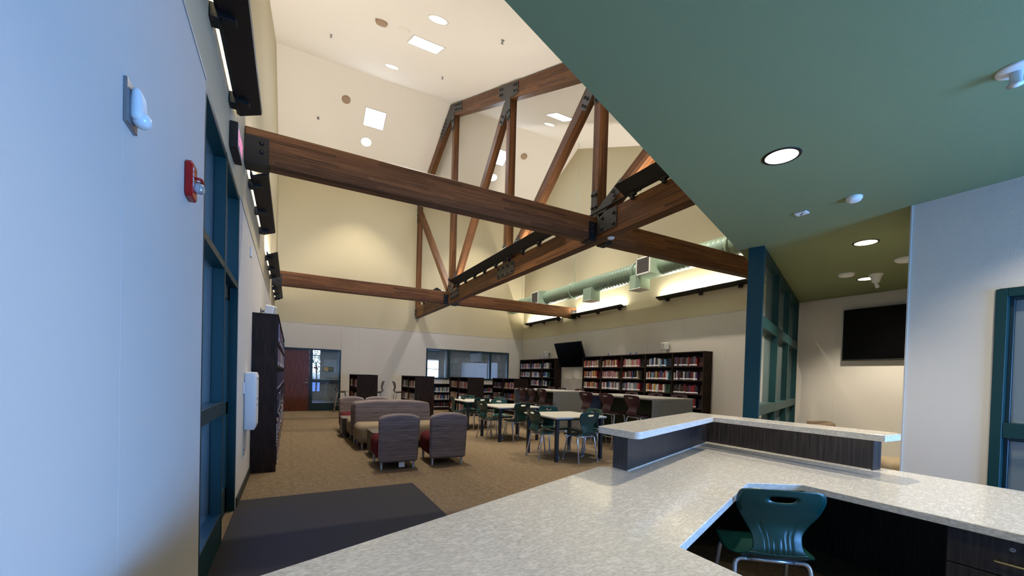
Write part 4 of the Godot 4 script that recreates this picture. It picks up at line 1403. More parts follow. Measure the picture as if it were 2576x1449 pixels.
# seat or backrest as a sheet 6 mm thick; the backrest has a D-shaped hand hole
func shell_part(s0: float, s1: float, H: float, nu: int, nv: int, groove: float, hole: bool) -> SurfaceTool:
	var st := mb(true)
	var th := 0.007
	var nrm := func(t: float, s: float) -> Vector3:
		var e := 0.02
		var a := shell_pt(t + e, s, H, 0.0) - shell_pt(t - e, s, H, 0.0)
		var b := shell_pt(t, minf(s + e, 10.999), H, 0.0) - shell_pt(t, maxf(s - e, 0.0), H, 0.0)
		return a.cross(b).normalized()
	var top := s1
	if hole: top = 8.9
	for j in nv:
		for i in nu:
			var q := []
			for k in [[0, 0], [1, 0], [1, 1], [0, 1]]:
				var t: float = -1.0 + 2.0 * (i + k[0]) / nu
				var s: float = lerpf(s0, top, float(j + k[1]) / nv)
				var p := shell_pt(t, s, H, groove)
				var nn: Vector3 = nrm.call(t, s)
				q.append([p, p - nn * th, nn])
			var cen: Vector3 = (q[0][0] + q[2][0] + q[0][1] + q[2][1]) * 0.25
			quad_out(st, q[0][0], q[1][0], q[2][0], q[3][0], cen)
			quad_out(st, q[0][1], q[1][1], q[2][1], q[3][1], cen)
			if i == 0: quad_out(st, q[0][0], q[3][0], q[3][1], q[0][1], cen)
			if i == nu - 1: quad_out(st, q[1][0], q[2][0], q[2][1], q[1][1], cen)
			if j == 0: quad_out(st, q[0][0], q[1][0], q[1][1], q[0][1], cen)
			if j == nv - 1 and not hole: quad_out(st, q[3][0], q[2][0], q[2][1], q[3][1], cen)
	if hole:
		# ring of points from the outline (rounded top corners) to the hand hole
		var N := nu * 4
		var rings := 5
		var outer := []
		var inner := []
		for k in N:
			var a := TAU * k / N
			var dx := cos(a)
			var dy := sin(a)
			# outline: superellipse-like box in (t, s), square at the foot and rounded on top
			var e := 0.0
			var r := 1.0 / maxf(absf(dx), absf(dy))
			var px := dx * r
			var py := dy * r
			if py > 0.0:
				# round the upper corners
				var cx := 0.72
				var cy := 0.45
				if absf(px) > cx and py > cy:
					var v := Vector2((absf(px) - cx) / (1 - cx), (py - cy) / (1 - cy))
					var m := maxf(v.x, v.y)
					if v.length() > 0.001: v = v.normalized() * m
					px = signf(px) * (cx + v.x * (1 - cx))
					py = cy + v.y * (1 - cy)
			outer.append(Vector2(px, lerpf(8.9, 10.999, (py + 1.0) * 0.5)))
			# hand hole: flat above, bowed below
			var hx := 0.30 * signf(dx) * pow(absf(dx), 0.6)
			var hy := dy * (0.16 if dy > 0 else 0.34)
			if dy > 0: hy = 0.16 * pow(absf(dy), 0.45)
			inner.append(Vector2(hx, 10.22 + hy))
		for j in rings:
			for k in N:
				var q := []
				for m in [[0, 0], [1, 0], [1, 1], [0, 1]]:
					var kk: int = (k + m[0]) % N
					var f: float = float(j + m[1]) / rings
					var pt: Vector2 = (outer[kk] as Vector2).lerp(inner[kk], f)
					var p := shell_pt(pt.x, pt.y, H, 0.0)
					var nn: Vector3 = nrm.call(pt.x, pt.y)
					q.append([p, p - nn * th])
				var cen: Vector3 = (q[0][0] + q[2][0] + q[0][1] + q[2][1]) * 0.25
				quad_out(st, q[0][0], q[1][0], q[2][0], q[3][0], cen)
				quad_out(st, q[0][1], q[1][1], q[2][1], q[3][1], cen)
				if j == 0 and outer[k].y > 8.95: quad_out(st, q[0][0], q[1][0], q[1][1], q[0][1], cen)
				if j == rings - 1: quad_out(st, q[3][0], q[2][0], q[2][1], q[3][1], cen)
	return st

func make_seat(called: String, label: String, cat: String, group: String, H: float, m: Material, fine: bool) -> Node3D:
	var t := thing(called, label, cat, Vector3.ZERO, 0.0, group)
	t.set_meta("base", called)
	var nu := 40 if fine else 12
	obj("seat", shell_part(0.0, 5.6, H, nu if not fine else 24, 22 if fine else 12, 0.0, false), m, t)
	obj("backrest", shell_part(5.6, 11.0, H, nu, 40 if fine else 10, 0.006 if fine else 0.0, true), m, t)
	var r := 0.0125
	var y := H - 0.03
	var sp := 0.10 * H
	for s in [-1.0, 1.0]:
		for e in [-1.0, 1.0]:
			var st := mb(true)
			var zt: float = -0.13 if e < 0 else 0.12
			tube(st, soft([Vector3(s * 0.10, y, zt), Vector3(s * 0.185, y, zt), Vector3(s * (0.19 + sp * 0.45), 0.012, zt + e * (0.03 + sp * 1.0))], 0.045), r, 8)
			var lg := obj("leg", st, M.chrome, t)
			st = mb(true)
			lathe(st, [Vector2(0.017, 0.022), Vector2(0.019, 0.004), Vector2(0.012, 0.0), Vector2(0.0, 0.0)], 10, Transform3D(Basis.IDENTITY, Vector3(s * (0.19 + sp * 0.45), 0.0, zt + e * (0.03 + sp * 1.0))))
			obj("glide", st, M.grey_top, lg)
	for e in [-1.0, 1.0]:
		var st := mb(true)
		var zt: float = -0.13 if e < 0 else 0.12
		tube(st, [Vector3(-0.13, y, zt), Vector3(0.13, y, zt)], r, 8)
		obj("crossbar", st, M.chrome, t)
	for s in [-1.0, 1.0]:
		var st := mb(true)
		tube(st, [Vector3(s * 0.12, y, -0.13), Vector3(s * 0.12, y, 0.12)], r * 0.9, 8)
		obj("side_rail", st, M.chrome, t)
	if H > 0.6:
		var st := mb(true)
		var k := (y - 0.24) / y
		var xx := 0.185 + (0.005 + sp * 0.45) * k
		var zf := 0.13 + (0.03 + sp) * k
		var zb := 0.12 + (0.03 + sp) * k
		tube(st, [Vector3(-xx, 0.24, -zf), Vector3(xx, 0.24, -zf), Vector3(xx, 0.24, zb), Vector3(-xx, 0.24, zb), Vector3(-xx, 0.24, -zf)], 0.009, 8)
		obj("footrest", st, M.chrome, t)
	return t

func square_table(label: String, at: Vector3) -> void:
	var t := thing("square_table", label, "table", at, 0.0, "square reading tables")
	var st := mb()
	bx(st, Vector3(0, 0.722, 0), Vector3(1.06, 0.03, 1.06), 0.005)
	obj("tabletop", st, M.table_top, t)
	st = mb()
	bx(st, Vector3(0, 0.693, 0), Vector3(0.92, 0.028, 0.92), 0.004)
	obj("frame", st, M.black, t)
	for x in [-0.46, 0.46]:
		for z in [-0.46, 0.46]:
			st = mb()
			bx(st, Vector3(x, 0.348, z), Vector3(0.055, 0.70, 0.055), 0.004)
			obj("leg", st, M.black, t)

func bar_table(label: String, x0: float, x1: float, z0: float, z1: float) -> void:
	var t := thing("bar_table", label, "table", Vector3((x0 + x1) / 2, 0, (z0 + z1) / 2), 0.0, "high study tables")
	var w := x1 - x0
	var L := z1 - z0
	var st := mb()
	bx(st, Vector3(0, 1.035, 0), Vector3(w, 0.035, L), 0.004)
	obj("tabletop", st, M.grey_top, t)
	for s in [-1, 1]:
		st = mb()
		bx(st, Vector3(0, 0.508, s * (L / 2 - 0.018)), Vector3(w - 0.004, 1.016, 0.035), 0.004)
		obj("end_panel", st, M.grey_lam, t)
	st = mb()
	bx(st, Vector3(0, 0.56, 0), Vector3(0.03, 0.91, L - 0.072), 0.003)
	obj("centre_panel", st, M.olive, t)

func armchair(label: String, at: Vector3, turn: float, group: String) -> void:
	var t := thing("armchair", label, "armchair", at, turn, group)
	# faces -z; back at +z
	var st := mb(true)
	cushion(st, Vector3(0, 0.455, 0.28), Vector3(0.57, 0.70, 0.17), 0.045, func(p):
		var k: float = clampf((p.y + 0.35) / 0.7, 0, 1)
		return Vector3(p.x * (0.96 + 0.05 * k), p.y - 0.05 * smoothstep(0.6, 1.0, k) * pow(absf(p.x) / 0.285, 2.5), p.z + 0.05 * k), 14)
	obj("backrest", st, M.fabric, t)
	st = mb(true)
	cushion(st, Vector3(0, 0.285, -0.09), Vector3(0.585, 0.33, 0.62), 0.10, null, 12)
	obj("seat", st, M.burgundy, t)
	for x in [-0.23, 0.23]:
		for z in [-0.33, 0.27]:
			st = mb(true)
			lathe(st, [Vector2(0.024, 0.14), Vector2(0.015, 0.006), Vector2(0.02, 0.0), Vector2(0, 0.0)], 12, Transform3D(Basis.IDENTITY, Vector3(x, 0, z)))
			obj("leg", st, M.satin, t)

func sofa(label: String, at: Vector3, turn: float) -> void:
	var t := thing("sofa", label, "sofa", at, turn, "back to back sofas")
	var st := mb(true)
	cushion(st, Vector3(0, 0.50, 0.27), Vector3(1.48, 0.70, 0.19), 0.05, func(p):
		var k: float = clampf((p.y + 0.35) / 0.7, 0, 1)
		return Vector3(p.x * (0.985 + 0.02 * k) - 0.02 * signf(p.x) * smoothstep(0.7, 1.0, k), p.y - 0.05 * smoothstep(0.6, 1.0, k) * pow(absf(p.x) / 0.74, 4.0), p.z + 0.03 * k), 16)
	obj("backrest", st, M.fabric, t)
	st = mb(true)
	cushion(st, Vector3(0, 0.285, -0.09), Vector3(1.50, 0.34, 0.64), 0.10, null, 14)
	obj("seat", st, M.tan_seat, t)
	for x in [-0.66, 0.66]:
		for z in [-0.33, 0.26]:
			st = mb(true)
			lathe(st, [Vector2(0.024, 0.14), Vector2(0.015, 0.006), Vector2(0.02, 0.0), Vector2(0, 0.0)], 12, Transform3D(Basis.IDENTITY, Vector3(x, 0, z)))
			obj("leg", st, M.satin, t)

func cube_table(label: String, at: Vector3) -> void:
	var t := thing("cube_table", label, "side table", at, 0.0, "cube side tables")
	var st := mb()
	bx(st, Vector3(0, 0.23, 0), Vector3(0.56, 0.33, 0.56), 0.004)
	obj("body", st, M.laminate, t)
	st = mb()
	bx(st, Vector3(0, 0.405, 0), Vector3(0.57, 0.022, 0.57), 0.004)
	obj("top", st, mat(Color(0.36, 0.33, 0.30), 0.4), t)
	for x in [-0.24, 0.24]:
		for z in [-0.24, 0.24]:
			st = mb()
			bx(st, Vector3(x, 0.034, z), Vector3(0.04, 0.068, 0.04), 0.003)
			obj("foot", st, M.satin, t)

func furniture() -> void:
	# the chair at the desk, fine enough for the foreground
	var dc := make_seat("desk_chair", "teal plastic chair tucked into the notch of the desk", "chair", "", 0.445, M.chair_green, true)
	dc.position = Vector3(2.40, 0, -1.39)
	dc.rotation.y = deg_to_rad(-38.5)
	# chairs round the square tables
	var G := "green chairs at the square tables"
	var spots := [
		[3.87, -6.07, -90.0, "green plastic chair at the left side of the nearest square table"],
		[4.34, -5.60, 5.0, "green plastic chair at the front side of the nearest square table"],
		[4.42, -6.55, 180.0, "green plastic chair at the far side of the nearest square table"],
		[4.80, -6.08, 92.0, "green plastic chair at the right side of the nearest square table"],
		[3.90, -8.33, -84.0, "green plastic chair at the left side of the middle square table"],
		[4.33, -7.85, 8.0, "green plastic chair at the front side of the middle square table"],
		[4.45, -8.80, 176.0, "green plastic chair at the far side of the middle square table"],
		[3.92, -10.25, -96.0, "green plastic chair at the left side of the farthest square table"],
		[4.27, -9.79, 2.0, "green plastic chair at the front side of the farthest square table"],
		[4.42, -10.70, 180.0, "green plastic chair at the far side of the farthest square table"],
		[4.93, -10.30, 95.0, "green plastic chair at the right side of the farthest square table"]]
	var c0: Node3D = null
	for s in spots:
		if c0 == null:
			c0 = make_seat("plastic_chair", s[3], "chair", G, 0.445, M.chair_green, false)
			c0.position = Vector3(s[0], 0, s[1])
			c0.rotation.y = deg_to_rad(s[2])
		else:
			dup(c0, Vector3(s[0], 0, s[1]), deg_to_rad(s[2]), s[3])
	square_table("white square table nearest the desk, with four green chairs", Vector3(4.33, 0, -6.09))
	square_table("white square table in the middle of the row of three", Vector3(4.36, 0, -8.25))
	square_table("white square table farthest from the desk, by the low bookcases", Vector3(4.42, 0, -10.2))
	# high tables and their maroon stools
	bar_table("long high grey table nearest the desk counter", 5.86, 6.94, -7.55, -5.46)
	bar_table("long high grey table farther off, before the tall bookcases", 5.86, 6.86, -10.8, -8.72)
	var sn := ["farthest", "middle", "nearest"]
	var stools := []
	for k in 3:
		stools.append([5.80, [-7.12, -6.46, -5.74][k], -90.0 + [4, 0, -3][k], "maroon plastic stool, %s on the left side of the nearer high table" % sn[k]])
	for k in 3:
		stools.append([5.82, [-9.95, -9.45, -8.93][k], -90.0 + [2, -2, 0][k], "maroon plastic stool, %s on the left side of the farther high table" % sn[k]])
	for k in 3:
		stools.append([7.0, [-7.4, -6.66, -6.02][k], 90.0, "maroon plastic stool, %s on the right side of the nearer high table" % sn[k]])
	for k in 3:
		stools.append([6.98, [-10.85, -10.25, -9.4][k], 90.0, "maroon plastic stool, %s on the right side of the farther high table" % sn[k]])
	stools.append([1.55, -15.55, -92.0, "maroon plastic stool by the far sidelight, left of the dark low bookcase"])
	stools.append([2.75, -15.45, 90.0, "maroon plastic stool just right of the first dark low bookcase"])
	stools.append([3.55, -15.55, -90.0, "maroon plastic stool left of the second dark low bookcase"])
	var s0: Node3D = null
	for s in stools:
		if s0 == null:
			s0 = make_seat("plastic_stool", s[3], "stool", "maroon bar-height stools", 0.715, M.chair_maroon, false)
			s0.position = Vector3(s[0], 0, s[1])
			s0.rotation.y = deg_to_rad(s[2])
		else:
			dup(s0, Vector3(s[0], 0, s[1]), deg_to_rad(s[2]), s[3])
	# soft seating
	armchair("grey striped armchair seen from behind, left of the front pair", Vector3(1.39, 0, -6.33), 0.0, "front armchairs")
	armchair("grey striped armchair seen from behind, right of the front pair", Vector3(2.17, 0, -6.38), -0.05, "front armchairs")
	armchair("beige armchair with red seat behind the sofas, left of its pair", Vector3(1.30, 0, -10.31), PI, "rear armchairs")
	armchair("beige armchair with red seat behind the sofas, right of its pair", Vector3(1.90, 0, -10.31), PI, "rear armchairs")
	sofa("beige striped sofa facing the desk, in front of its twin", Vector3(1.80, 0, -8.08), PI)
	sofa("sofa turned to the far wall, hidden behind the beige sofa", Vector3(1.78, 0, -8.87), 0.0)
	cube_table("dark cube side table beside the left front armchair", Vector3(1.46, 0, -7.2))
	cube_table("dark cube side table beyond the sofas by the red seat", Vector3(1.25, 0, -9.60))
	# care label hanging under the left front armchair
	var st := mb()
	bx(st, Vector3(1.44, 0.09, -6.03), Vector3(0.085, 0.13, 0.003))
	tag(obj("hanging_label", st, M.label), "white paper label hanging under the left front armchair", "label")
	st = mb()
	prism(st, PackedVector2Array([Vector2(1.60, 0.145), Vector2(1.64, 0.145), Vector2(1.62, 0.115)]), -6.03, -6.027, "xy")
	tag(obj("hanging_tag", st, M.label), "tiny white tag tip under the left front armchair", "tag")
	# small things on the farthest table
	st = mb(true)
	lathe(st, [Vector2(0.0, 0.0), Vector2(0.03, 0.0), Vector2(0.03, 0.06), Vector2(0.022, 0.075), Vector2(0, 0.075)], 14, Transform3D(Basis.IDENTITY, Vector3(4.02, 0.737, -10.5)))
	tag(obj("white_cup", st, M.white), "small white tub on the farthest square table", "tub")
	st = mb()
	bx(st, Vector3(4.13, 0.765, -10.5), Vector3(0.07, 0.055, 0.06), 0.006)
	tag(obj("dark_box", st, M.black), "small dark box beside the white tub on the farthest table", "box")

# ------------------------------------------------------------------ bookcases and books
var rest_books: SurfaceTool
var n_single := 0
var book_mesh: Mesh
var label_mesh: Mesh
var book_mats := []
var book_names := ["white", "cream", "red", "dark red", "orange", "yellow", "blue", "light blue", "purple", "pink", "green", "grey", "black", "brown", "tan", "navy"]
var book_cols := [Color(0.69, 0.68, 0.66), Color(0.63, 0.58, 0.48), Color(0.45, 0.09, 0.10), Color(0.23, 0.06, 0.07), Color(0.61, 0.31, 0.13), Color(0.64, 0.53, 0.21), Color(0.12, 0.19, 0.39), Color(0.37, 0.51, 0.61), Color(0.25, 0.17, 0.33), Color(0.60, 0.35, 0.40), Color(0.14, 0.26, 0.17), Color(0.34, 0.34, 0.34), Color(0.04, 0.04, 0.05), Color(0.20, 0.13, 0.10), Color(0.46, 0.39, 0.30), Color(0.06, 0.07, 0.15)]
var ORD := ["first", "second", "third", "fourth", "fifth", "sixth", "seventh", "eighth", "ninth", "tenth", "eleventh", "twelfth", "thirteenth", "fourteenth", "fifteenth", "sixteenth", "seventeenth", "eighteenth", "nineteenth", "twentieth", "twenty-first", "twenty-second", "twenty-third", "twenty-fourth", "twenty-fifth", "twenty-sixth"]

func bookcase(called: String, label: String, at: Vector3, turn: float, bays: int, bw: float, depth: float, H: float, ys: Array, both := false) -> Node3D:
	var t := thing(called, label, "bookcase", at, turn)
	var W := bays * bw
	var zb := -depth
	for k in bays + 1:
		var st := mb()
		var x := clampf(k * bw, 0.012, W - 0.012)
		var wd := 0.025 if k > 0 and k < bays else 0.03
		box2(st, Vector3(x - wd / 2, 0, zb + 0.005), Vector3(x + wd / 2, H - 0.026, 0.0), 0.002)
		obj("upright", st, M.espresso, t)
	var st2 := mb()
	box2(st2, Vector3(-0.008, H - 0.026, zb), Vector3(W + 0.008, H, 0.006), 0.002)
	obj("top_panel", st2, M.espresso, t)
	st2 = mb()
	if both: box2(st2, Vector3(0.03, 0.06, zb / 2 - 0.008), Vector3(W - 0.03, H - 0.026, zb / 2 + 0.008))
	else: box2(st2, Vector3(0.03, 0.06, zb + 0.004), Vector3(W - 0.03, H - 0.026, zb + 0.018))
	obj("back_panel", st2, M.espresso, t)
	st2 = mb()
	box2(st2, Vector3(0.03, 0, zb + 0.02), Vector3(W - 0.03, 0.06, -0.02))
	obj("base", st2, M.espresso, t)
	for k in bays:
		for y in ys:
			var st := mb()
			box2(st, Vector3(k * bw + 0.0145, y - 0.024, zb + 0.019 if not both else zb + 0.004), Vector3((k + 1) * bw - 0.0145, y, -0.004), 0.0)
			obj("shelf", st, M.espresso, t)
	return t

func book(xf: Transform3D, c: int, w: float, h: float, d: float, lean: float, single: bool, label: String, tagged: bool) -> void:
	# xf: spine foot at the origin, spine faces +z, width along +x
	var b := xf * Transform3D(Basis(Vector3.BACK, lean), Vector3(w / 2, 0, 0))
	if single:
		var o := MeshInstance3D.new()
		o.mesh = book_mesh
		o.material_override = book_mats[c]
		put(o, "book", self)
		o.transform = b * Transform3D(Basis.from_scale(Vector3(w, h, d)), Vector3(0, 0, -d * 0.5))
		tag(o, label, "book", "books on the long right wall bookcase")
		if tagged:
			var l := MeshInstance3D.new()
			l.mesh = label_mesh
			l.material_override = M.label
			l.name = "spine_label"
			o.add_child(l, true)
	else:
		var col: Color = book_cols[c]
		rest_books.set_color(col.srgb_to_linear())
		var bb := b.basis
		var cen := b * Vector3(0, h * 0.5, -d * 0.5)
		bx(rest_books, cen, Vector3(w * 0.97, h, d), 0.0, bb)
		if tagged:
			rest_books.set_color(Color(0.66, 0.66, 0.66))
			bx(rest_books, b * Vector3(0, h * 0.16, 0.0), Vector3(w * 0.97, 0.022, 0.002), 0.0, bb)

func fill(t: Node3D, bay: int, bw: float, y: float, share: float, pal: Array, single: bool, where: String, wmean: float, h0: float, zoff := -0.03) -> void:
	var x := bay * bw + 0.03
	var end := bay * bw + 0.02 + (bw - 0.05) * share
	var base := t.transform
	var k := 0
	while x < end - 0.02:
		var w := wmean * rng.randf_range(0.62, 1.4)
		var h := h0 * rng.randf_range(0.86, 1.1)
		var d := rng.randf_range(0.15, 0.19)
		var c: int = pal[rng.randi() % pal.size()]
		var lab := ""
		if single:
			lab = "%s book, %s from left, %s" % [book_names[c], ORD[mini(k, 25)], where]
			n_single += 1
		book(base * Transform3D(Basis.IDENTITY, Vector3(x, y, zoff + rng.randf_range(-0.012, 0.0))), c, w, h, d, rng.randf_range(-0.012, 0.012), single, lab, rng.randf() < 0.93)
		x += w + 0.0015
		k += 1
	# a book turned to show its cover beside many rows
	if share < 0.92 and rng.randf() < 0.7:
		var c2: int = [12, 13, 3, 6, 10, 11, 15, 12][rng.randi() % 8]
		var lab2 := ""
		if single:
			lab2 = "%s book shown cover out, right end, %s" % [book_names[c2], where]
			n_single += 1
		book(base * Transform3D(Basis(Vector3.RIGHT, -0.12), Vector3(x + 0.008, y, zoff - 0.05)), c2, 0.13, h0 * 0.98, 0.022, 0.0, single, lab2, false)

func cases() -> void:
	for c in book_cols: book_mats.append(mat(c, 0.5))
	var st := mb()
	bx(st, Vector3(0, 0.5, 0), Vector3(0.97, 1, 1), 0.0)
	# a hard cover: spine slightly round, pages set back on top
	st.generate_normals()
	book_mesh = st.commit()
	st = mb()
	bx(st, Vector3(0, 0.16, 0.502), Vector3(0.985, 0.13, 0.012), 0.0)
	st.generate_normals()
	label_mesh = st.commit()
	rest_books = mb()
	var bright := [0, 0, 1, 2, 3, 4, 6, 7, 8, 11, 12, 14, 0, 5, 10, 9]
	var warm := [0, 1, 2, 2, 3, 4, 4, 5, 9, 14, 0, 13, 1]
	var cool := [0, 6, 7, 8, 11, 15, 0, 7, 12, 1]
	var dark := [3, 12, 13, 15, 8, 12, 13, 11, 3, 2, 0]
	var pink := [9, 9, 2, 0, 1, 11, 0, 9, 14]
	# long bookcase on the right wall
	var r1 := bookcase("tall_bookcase", "long tall dark bookcase of five bays on the right wall", Vector3(8.76, 0, -11.33), -PI / 2, 5, 0.94, 0.305, 2.134, [0.09, 0.40, 0.735, 1.08, 1.42, 1.77])
	var words := ["bottom", "fifth", "fourth", "third", "second", "top"]
	var pals := {5: [warm, warm, pink, cool, dark], 4: [warm, pink, bright, bright, dark], 3: [warm, bright, bright, warm, dark], 2: [dark, warm, bright, cool, dark]}
	var shares := {5: [0.84, 0.82, 0.74, 0.76, 0.80], 4: [0.76, 0.82, 0.70, 0.90, 0.78], 3: [0.76, 0.86, 0.80, 0.76, 0.84]}
	for row in [5, 4, 3]:
		for bay in 5:
			fill(r1, bay, 0.94, [0.09, 0.40, 0.735, 1.08, 1.42, 1.77][row], shares[row][bay], pals[row][bay], true, "%s shelf, %s bay of long right-wall bookcase" % [words[row], ORD[bay]], 0.044, 0.225)
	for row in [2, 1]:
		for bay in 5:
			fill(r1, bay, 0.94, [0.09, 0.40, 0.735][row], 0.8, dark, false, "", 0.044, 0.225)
	# shorter bookcase in the far right corner
	var r2c := bookcase("tall_bookcase", "tall dark bookcase of three bays in the far right corner", Vector3(8.76, 0, -15.72), -PI / 2, 3, 0.905, 0.305, 2.13, [0.09, 0.40, 0.735, 1.06, 1.40, 1.745])
	var sh2 := [[0.95, 0.9, 0.42], [0.85, 0.62, 0.32], [0.4, 0.7, 0.36]]
	for i in 3:
		for bay in 3:
			fill(r2c, bay, 0.905, [1.745, 1.40, 1.06][i], sh2[i][bay], cool if bay == 2 else bright, false, "", 0.04, 0.215)
	# left wall bookcase seen along its front
	var lb := bookcase("tall_bookcase", "tall dark bookcase on the left wall, its end panel towards the desk", Vector3(-0.165, 0, -6.44), PI / 2, 6, 0.92, 0.30, 2.134, [0.09, 0.43, 0.77, 1.10, 1.44, 1.78])
	for bay in 6:
		for y in [0.09, 0.43, 0.77, 1.10, 1.44, 1.78]:
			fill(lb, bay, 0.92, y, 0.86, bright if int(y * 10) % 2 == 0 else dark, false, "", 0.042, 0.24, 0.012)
	# four low two-sided bookcases set end-on to the far wall
	var xs := [[1.757, 2.365, "first from the left"], [3.52, 4.155, "second from the left"], [5.33, 5.94, "third from the left"], [7.15, 7.74, "fourth from the left"]]
	for k in 4:
		var q = xs[k]
		var z1 := -13.2
		var W := 0.93 * 2
		var lc := bookcase("low_bookcase", "low two-sided dark bookcase end-on to the far wall, %s" % q[2], Vector3(q[0], 0, z1 - W), -PI / 2, 2, 0.93, q[1] - q[0], 1.325, [0.12, 0.52, 0.935], true)
		for bay in 2:
			for y in [0.12, 0.52, 0.935]:
				fill(lc, bay, 0.93, y, [0.82, 0.92][bay] if y > 0.6 else 0.9, [warm, bright, warm, dark][k] if bay == 0 else [pink, bright, pink, bright][k], false, "", 0.042, 0.225)
	# low bookcase under the interior window
	var wc := bookcase("low_bookcase", "low dark bookcase along the far wall under the interior window", Vector3(4.9, 0, ZF + 0.33), 0.0, 4, 0.92, 0.31, 1.035, [0.10, 0.40, 0.70])
	for bay in 4:
		for y in [0.10, 0.40, 0.70]:
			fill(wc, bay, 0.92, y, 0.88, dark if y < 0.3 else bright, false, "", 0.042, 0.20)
	rest_books.generate_normals()
	var bm := mat(Color.WHITE, 0.5)
	bm.vertex_color_use_as_albedo = true
	var o := MeshInstance3D.new()
	o.mesh = rest_books.commit()
	o.material_override = bm
	put(o, "shelved_books", self)
	o.set_meta("kind", "stuff")
	tag(o, "rows of small colourful books on the farther and lower bookcases", "books")
	print("single books: ", n_single)
	# scraps of blue tape on top of the bookcases
	var names := ["blue tape scrap on the long right bookcase, third from the left", "blue tape scrap on the long right bookcase, second from the left", "blue tape scrap on the long right bookcase, leftmost", "blue tape scrap on the far corner bookcase, left", "blue tape scrap on the far corner bookcase, right"]
	var tz := [-8.89, -9.12, -10.08, -14.07, -13.84]
	for k in 5:
		st = mb()
		bx(st, Vector3(8.79, 2.16, tz[k]), Vector3(0.006, 0.07, 0.035), 0.0, Basis(Vector3.RIGHT, 0.2))
		tag(obj("tape_scrap", st, M.blue_tape), names[k], "tape")

# ------------------------------------------------------------------ things on the walls
func text_part(called: String, words: String, size: float, m: Material, parent: Node, xf: Transform3D) -> void:
	var tm := TextMesh.new()
	var f := SystemFont.new()
	f.font_names = PackedStringArray(["Droid Sans"])
	f.font_weight = 700
	tm.font = f
	tm.text = words
	tm.font_size = 64
	tm.pixel_size = size / 64.0
	tm.depth = 0.003
	var o := MeshInstance3D.new()
	o.mesh = tm
	o.material_override = m
	put(o, called, parent)
	o.transform = xf

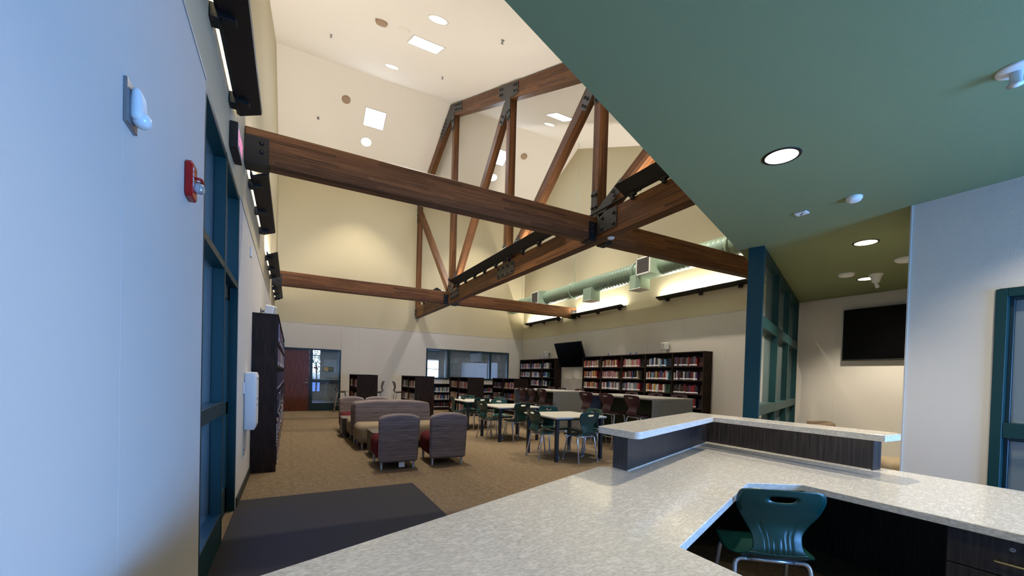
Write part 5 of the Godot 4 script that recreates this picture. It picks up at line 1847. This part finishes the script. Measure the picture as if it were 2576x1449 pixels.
func wall_things() -> void:
	# rounded white detector on a grey plate
	var t := thing("wall_detector", "white rounded wall device with globe on a grey plate", "detector", Vector3(XL + 0.006, 2.19, -1.735))
	var st := mb()
	bx(st, Vector3(0.005, 0, 0), Vector3(0.01, 0.135, 0.10), 0.002)
	obj("plate", st, M.satin, t)
	st = mb(true)
	cushion(st, Vector3(0.022, 0.008, -0.012), Vector3(0.032, 0.10, 0.07), 0.015, func(p): return Vector3(p.x * (1.0 - 0.25 * smoothstep(0.0, 0.05, p.y)), p.y, p.z), 10)
	obj("housing", st, M.white, t)
	st = mb(true)
	cushion(st, Vector3(0.03, -0.03, -0.012), Vector3(0.05, 0.05, 0.055), 0.024, null, 10)
	obj("globe", st, mat(Color(0.85, 0.86, 0.85), 0.2), t)
	# red fire strobe
	t = thing("fire_strobe", "red fire alarm strobe beside the teal entrance frame", "alarm", Vector3(XL + 0.006, 2.285, -2.55))
	st = mb()
	prism(st, PackedVector2Array([Vector2(-0.06, -0.075), Vector2(-0.045, -0.085), Vector2(0.045, -0.085), Vector2(0.06, -0.07), Vector2(0.06, 0.07), Vector2(0.045, 0.085), Vector2(-0.045, 0.085), Vector2(-0.06, 0.075)]), 0.0, 0.032, "zy", 0.006)
	obj("housing", st, M.red, t)
	st = mb(true)
	cushion(st, Vector3(0.045, -0.025, -0.005), Vector3(0.05, 0.05, 0.05), 0.018, null, 8)
	obj("strobe_lens", st, M.fire_clear, t)
	st = mb(true)
	tube(st, soft([Vector3(0.03, 0.01, -0.035), Vector3(0.06, 0.012, -0.035), Vector3(0.06, 0.012, 0.025), Vector3(0.03, 0.01, 0.025)], 0.015), 0.007, 8)
	obj("lens_guard", st, M.red, t)
	# the word runs down the plate, letters one below the other
	var y := 0.055
	for ch in ["F", "I", "R", "E"]:
		text_part("lettering", ch, 0.026, M.white, t, Transform3D(Basis(Vector3.UP, PI / 2), Vector3(0.033, y - 0.008, 0.037)))
		y -= 0.024
	# exit sign over the entrance
	t = thing("exit_sign", "black exit sign with red letters above the entrance", "exit sign", Vector3(XL, 3.28, -4.24))
	st = mb()
	bx(st, Vector3(0.028, 0, 0), Vector3(0.056, 0.21, 0.34), 0.004)
	obj("housing", st, M.black, t)
	st = mb()
	bx(st, Vector3(0.0565, 0, 0), Vector3(0.003, 0.18, 0.31))
	obj("face", st, mat(Color(0.75, 0.75, 0.74), 0.4), t)
	text_part("lettering", "EXIT", 0.155, M.exit_red, t, Transform3D(Basis(Vector3.UP, PI / 2), Vector3(0.059, 0.0, 0.0)))
	# white wall box beside the bookcase
	t = thing("wall_box", "white plastic wall box hung just before the left bookcase end", "wall box", Vector3(XL + 0.006, 1.02, -5.72))
	st = mb(true)
	cushion(st, Vector3(0.055, 0, 0), Vector3(0.11, 0.66, 0.42), 0.02, null, 8)
	obj("housing", st, M.white, t)
	st = mb(true)
	cushion(st, Vector3(0.108, 0, 0), Vector3(0.02, 0.60, 0.36), 0.008, null, 8)
	var d := obj("door", st, M.white, t)
	st = mb()
	for yy in [-0.28, -0.05, 0.02, 0.26]: bx(st, Vector3(0.12, yy, 0), Vector3(0.003, 0.008, 0.3))
	obj("slot", st, M.grille, d)
	# switch plates, socket, thermostat on the left wall
	st = mb()
	bx(st, Vector3(XL + 0.014, 1.17, -5.42), Vector3(0.016, 0.12, 0.08), 0.003)
	tag(obj("switch_plate", st, M.white), "pale switch plate between the entrance and the white wall box", "switch")
	t = thing("wall_outlet", "white wall outlet with dark sockets low beneath the white wall box", "outlet", Vector3(XL + 0.006, 0.45, -5.5))
	st = mb()
	bx(st, Vector3(0.004, 0, 0), Vector3(0.008, 0.12, 0.08), 0.002)
	obj("plate", st, M.white, t)
	for yy in [-0.025, 0.025]:
		st = mb()
		bx(st, Vector3(0.009, yy, 0), Vector3(0.004, 0.03, 0.034), 0.001)
		obj("socket", st, M.steel, t)
	st = mb()
	bx(st, Vector3(XL + 0.014, 2.81, -6.0), Vector3(0.016, 0.12, 0.08), 0.003)
	tag(obj("thermostat", st, M.white), "thin white plate high on the left wall beneath the uplights", "plate")
	# speakers
	var sp := [[Vector3(XL + 0.01, 2.35, -8.0), PI / 2, "white speaker on the left wall above the tall bookcase end"], [Vector3(XR - 0.01, 2.33, -13.88), -PI / 2, "white speaker on the right wall left of the television"], [Vector3(XR - 0.01, 2.33, -7.96), -PI / 2, "white speaker on the right wall above the long bookcase"]]
	for s in sp:
		t = thing("wall_speaker", s[2], "speaker", s[0], s[1], "hall wall speakers")
		st = mb()
		bx(st, Vector3(0, 0, 0.14), Vector3(0.17, 0.20, 0.14), 0.014, Basis(Vector3.UP, -0.25) * Basis(Vector3.RIGHT, 0.15))
		var cb := obj("cabinet", st, M.white, t)
		st = mb()
		bx(st, Vector3(-0.018, -0.011, 0.213), Vector3(0.14, 0.17, 0.006), 0.002, Basis(Vector3.UP, -0.25) * Basis(Vector3.RIGHT, 0.15))
		obj("grille", st, M.offwhite, cb)
		st = mb(true)
		tube(st, soft([Vector3(0.0, 0, 0.08), Vector3(0.0, 0.0, 0.02), Vector3(0.0, 0.0, 0.0)], 0.02), 0.02, 8)
		bx(st, Vector3(0, 0, 0.006), Vector3(0.07, 0.09, 0.012), 0.002)
		obj("bracket", st, M.grille, t)
	# tilted television between the bookcases
	t = thing("wall_television", "black television tilted down between the right wall bookcases", "television", Vector3(XR - 0.33, 2.23, -12.02), -PI / 2)
	var tb := Basis(Vector3.RIGHT, 0.36)
	st = mb()
	bx(st, Vector3.ZERO, Vector3(1.60, 0.92, 0.05), 0.008, tb)
	obj("bezel", st, M.black, t)
	st = mb()
	bx(st, tb * Vector3(0, 0.005, 0.0265), Vector3(1.57, 0.88, 0.004), 0.0, tb)
	obj("screen", st, M.screen, t)
	st = mb()
	bx(st, Vector3(0, 0.0, -0.17), Vector3(0.10, 0.12, 0.30), 0.004)
	bx(st, Vector3(0, 0.0, -0.32), Vector3(0.4, 0.4, 0.02), 0.003)
	obj("mount", st, M.steel, t)
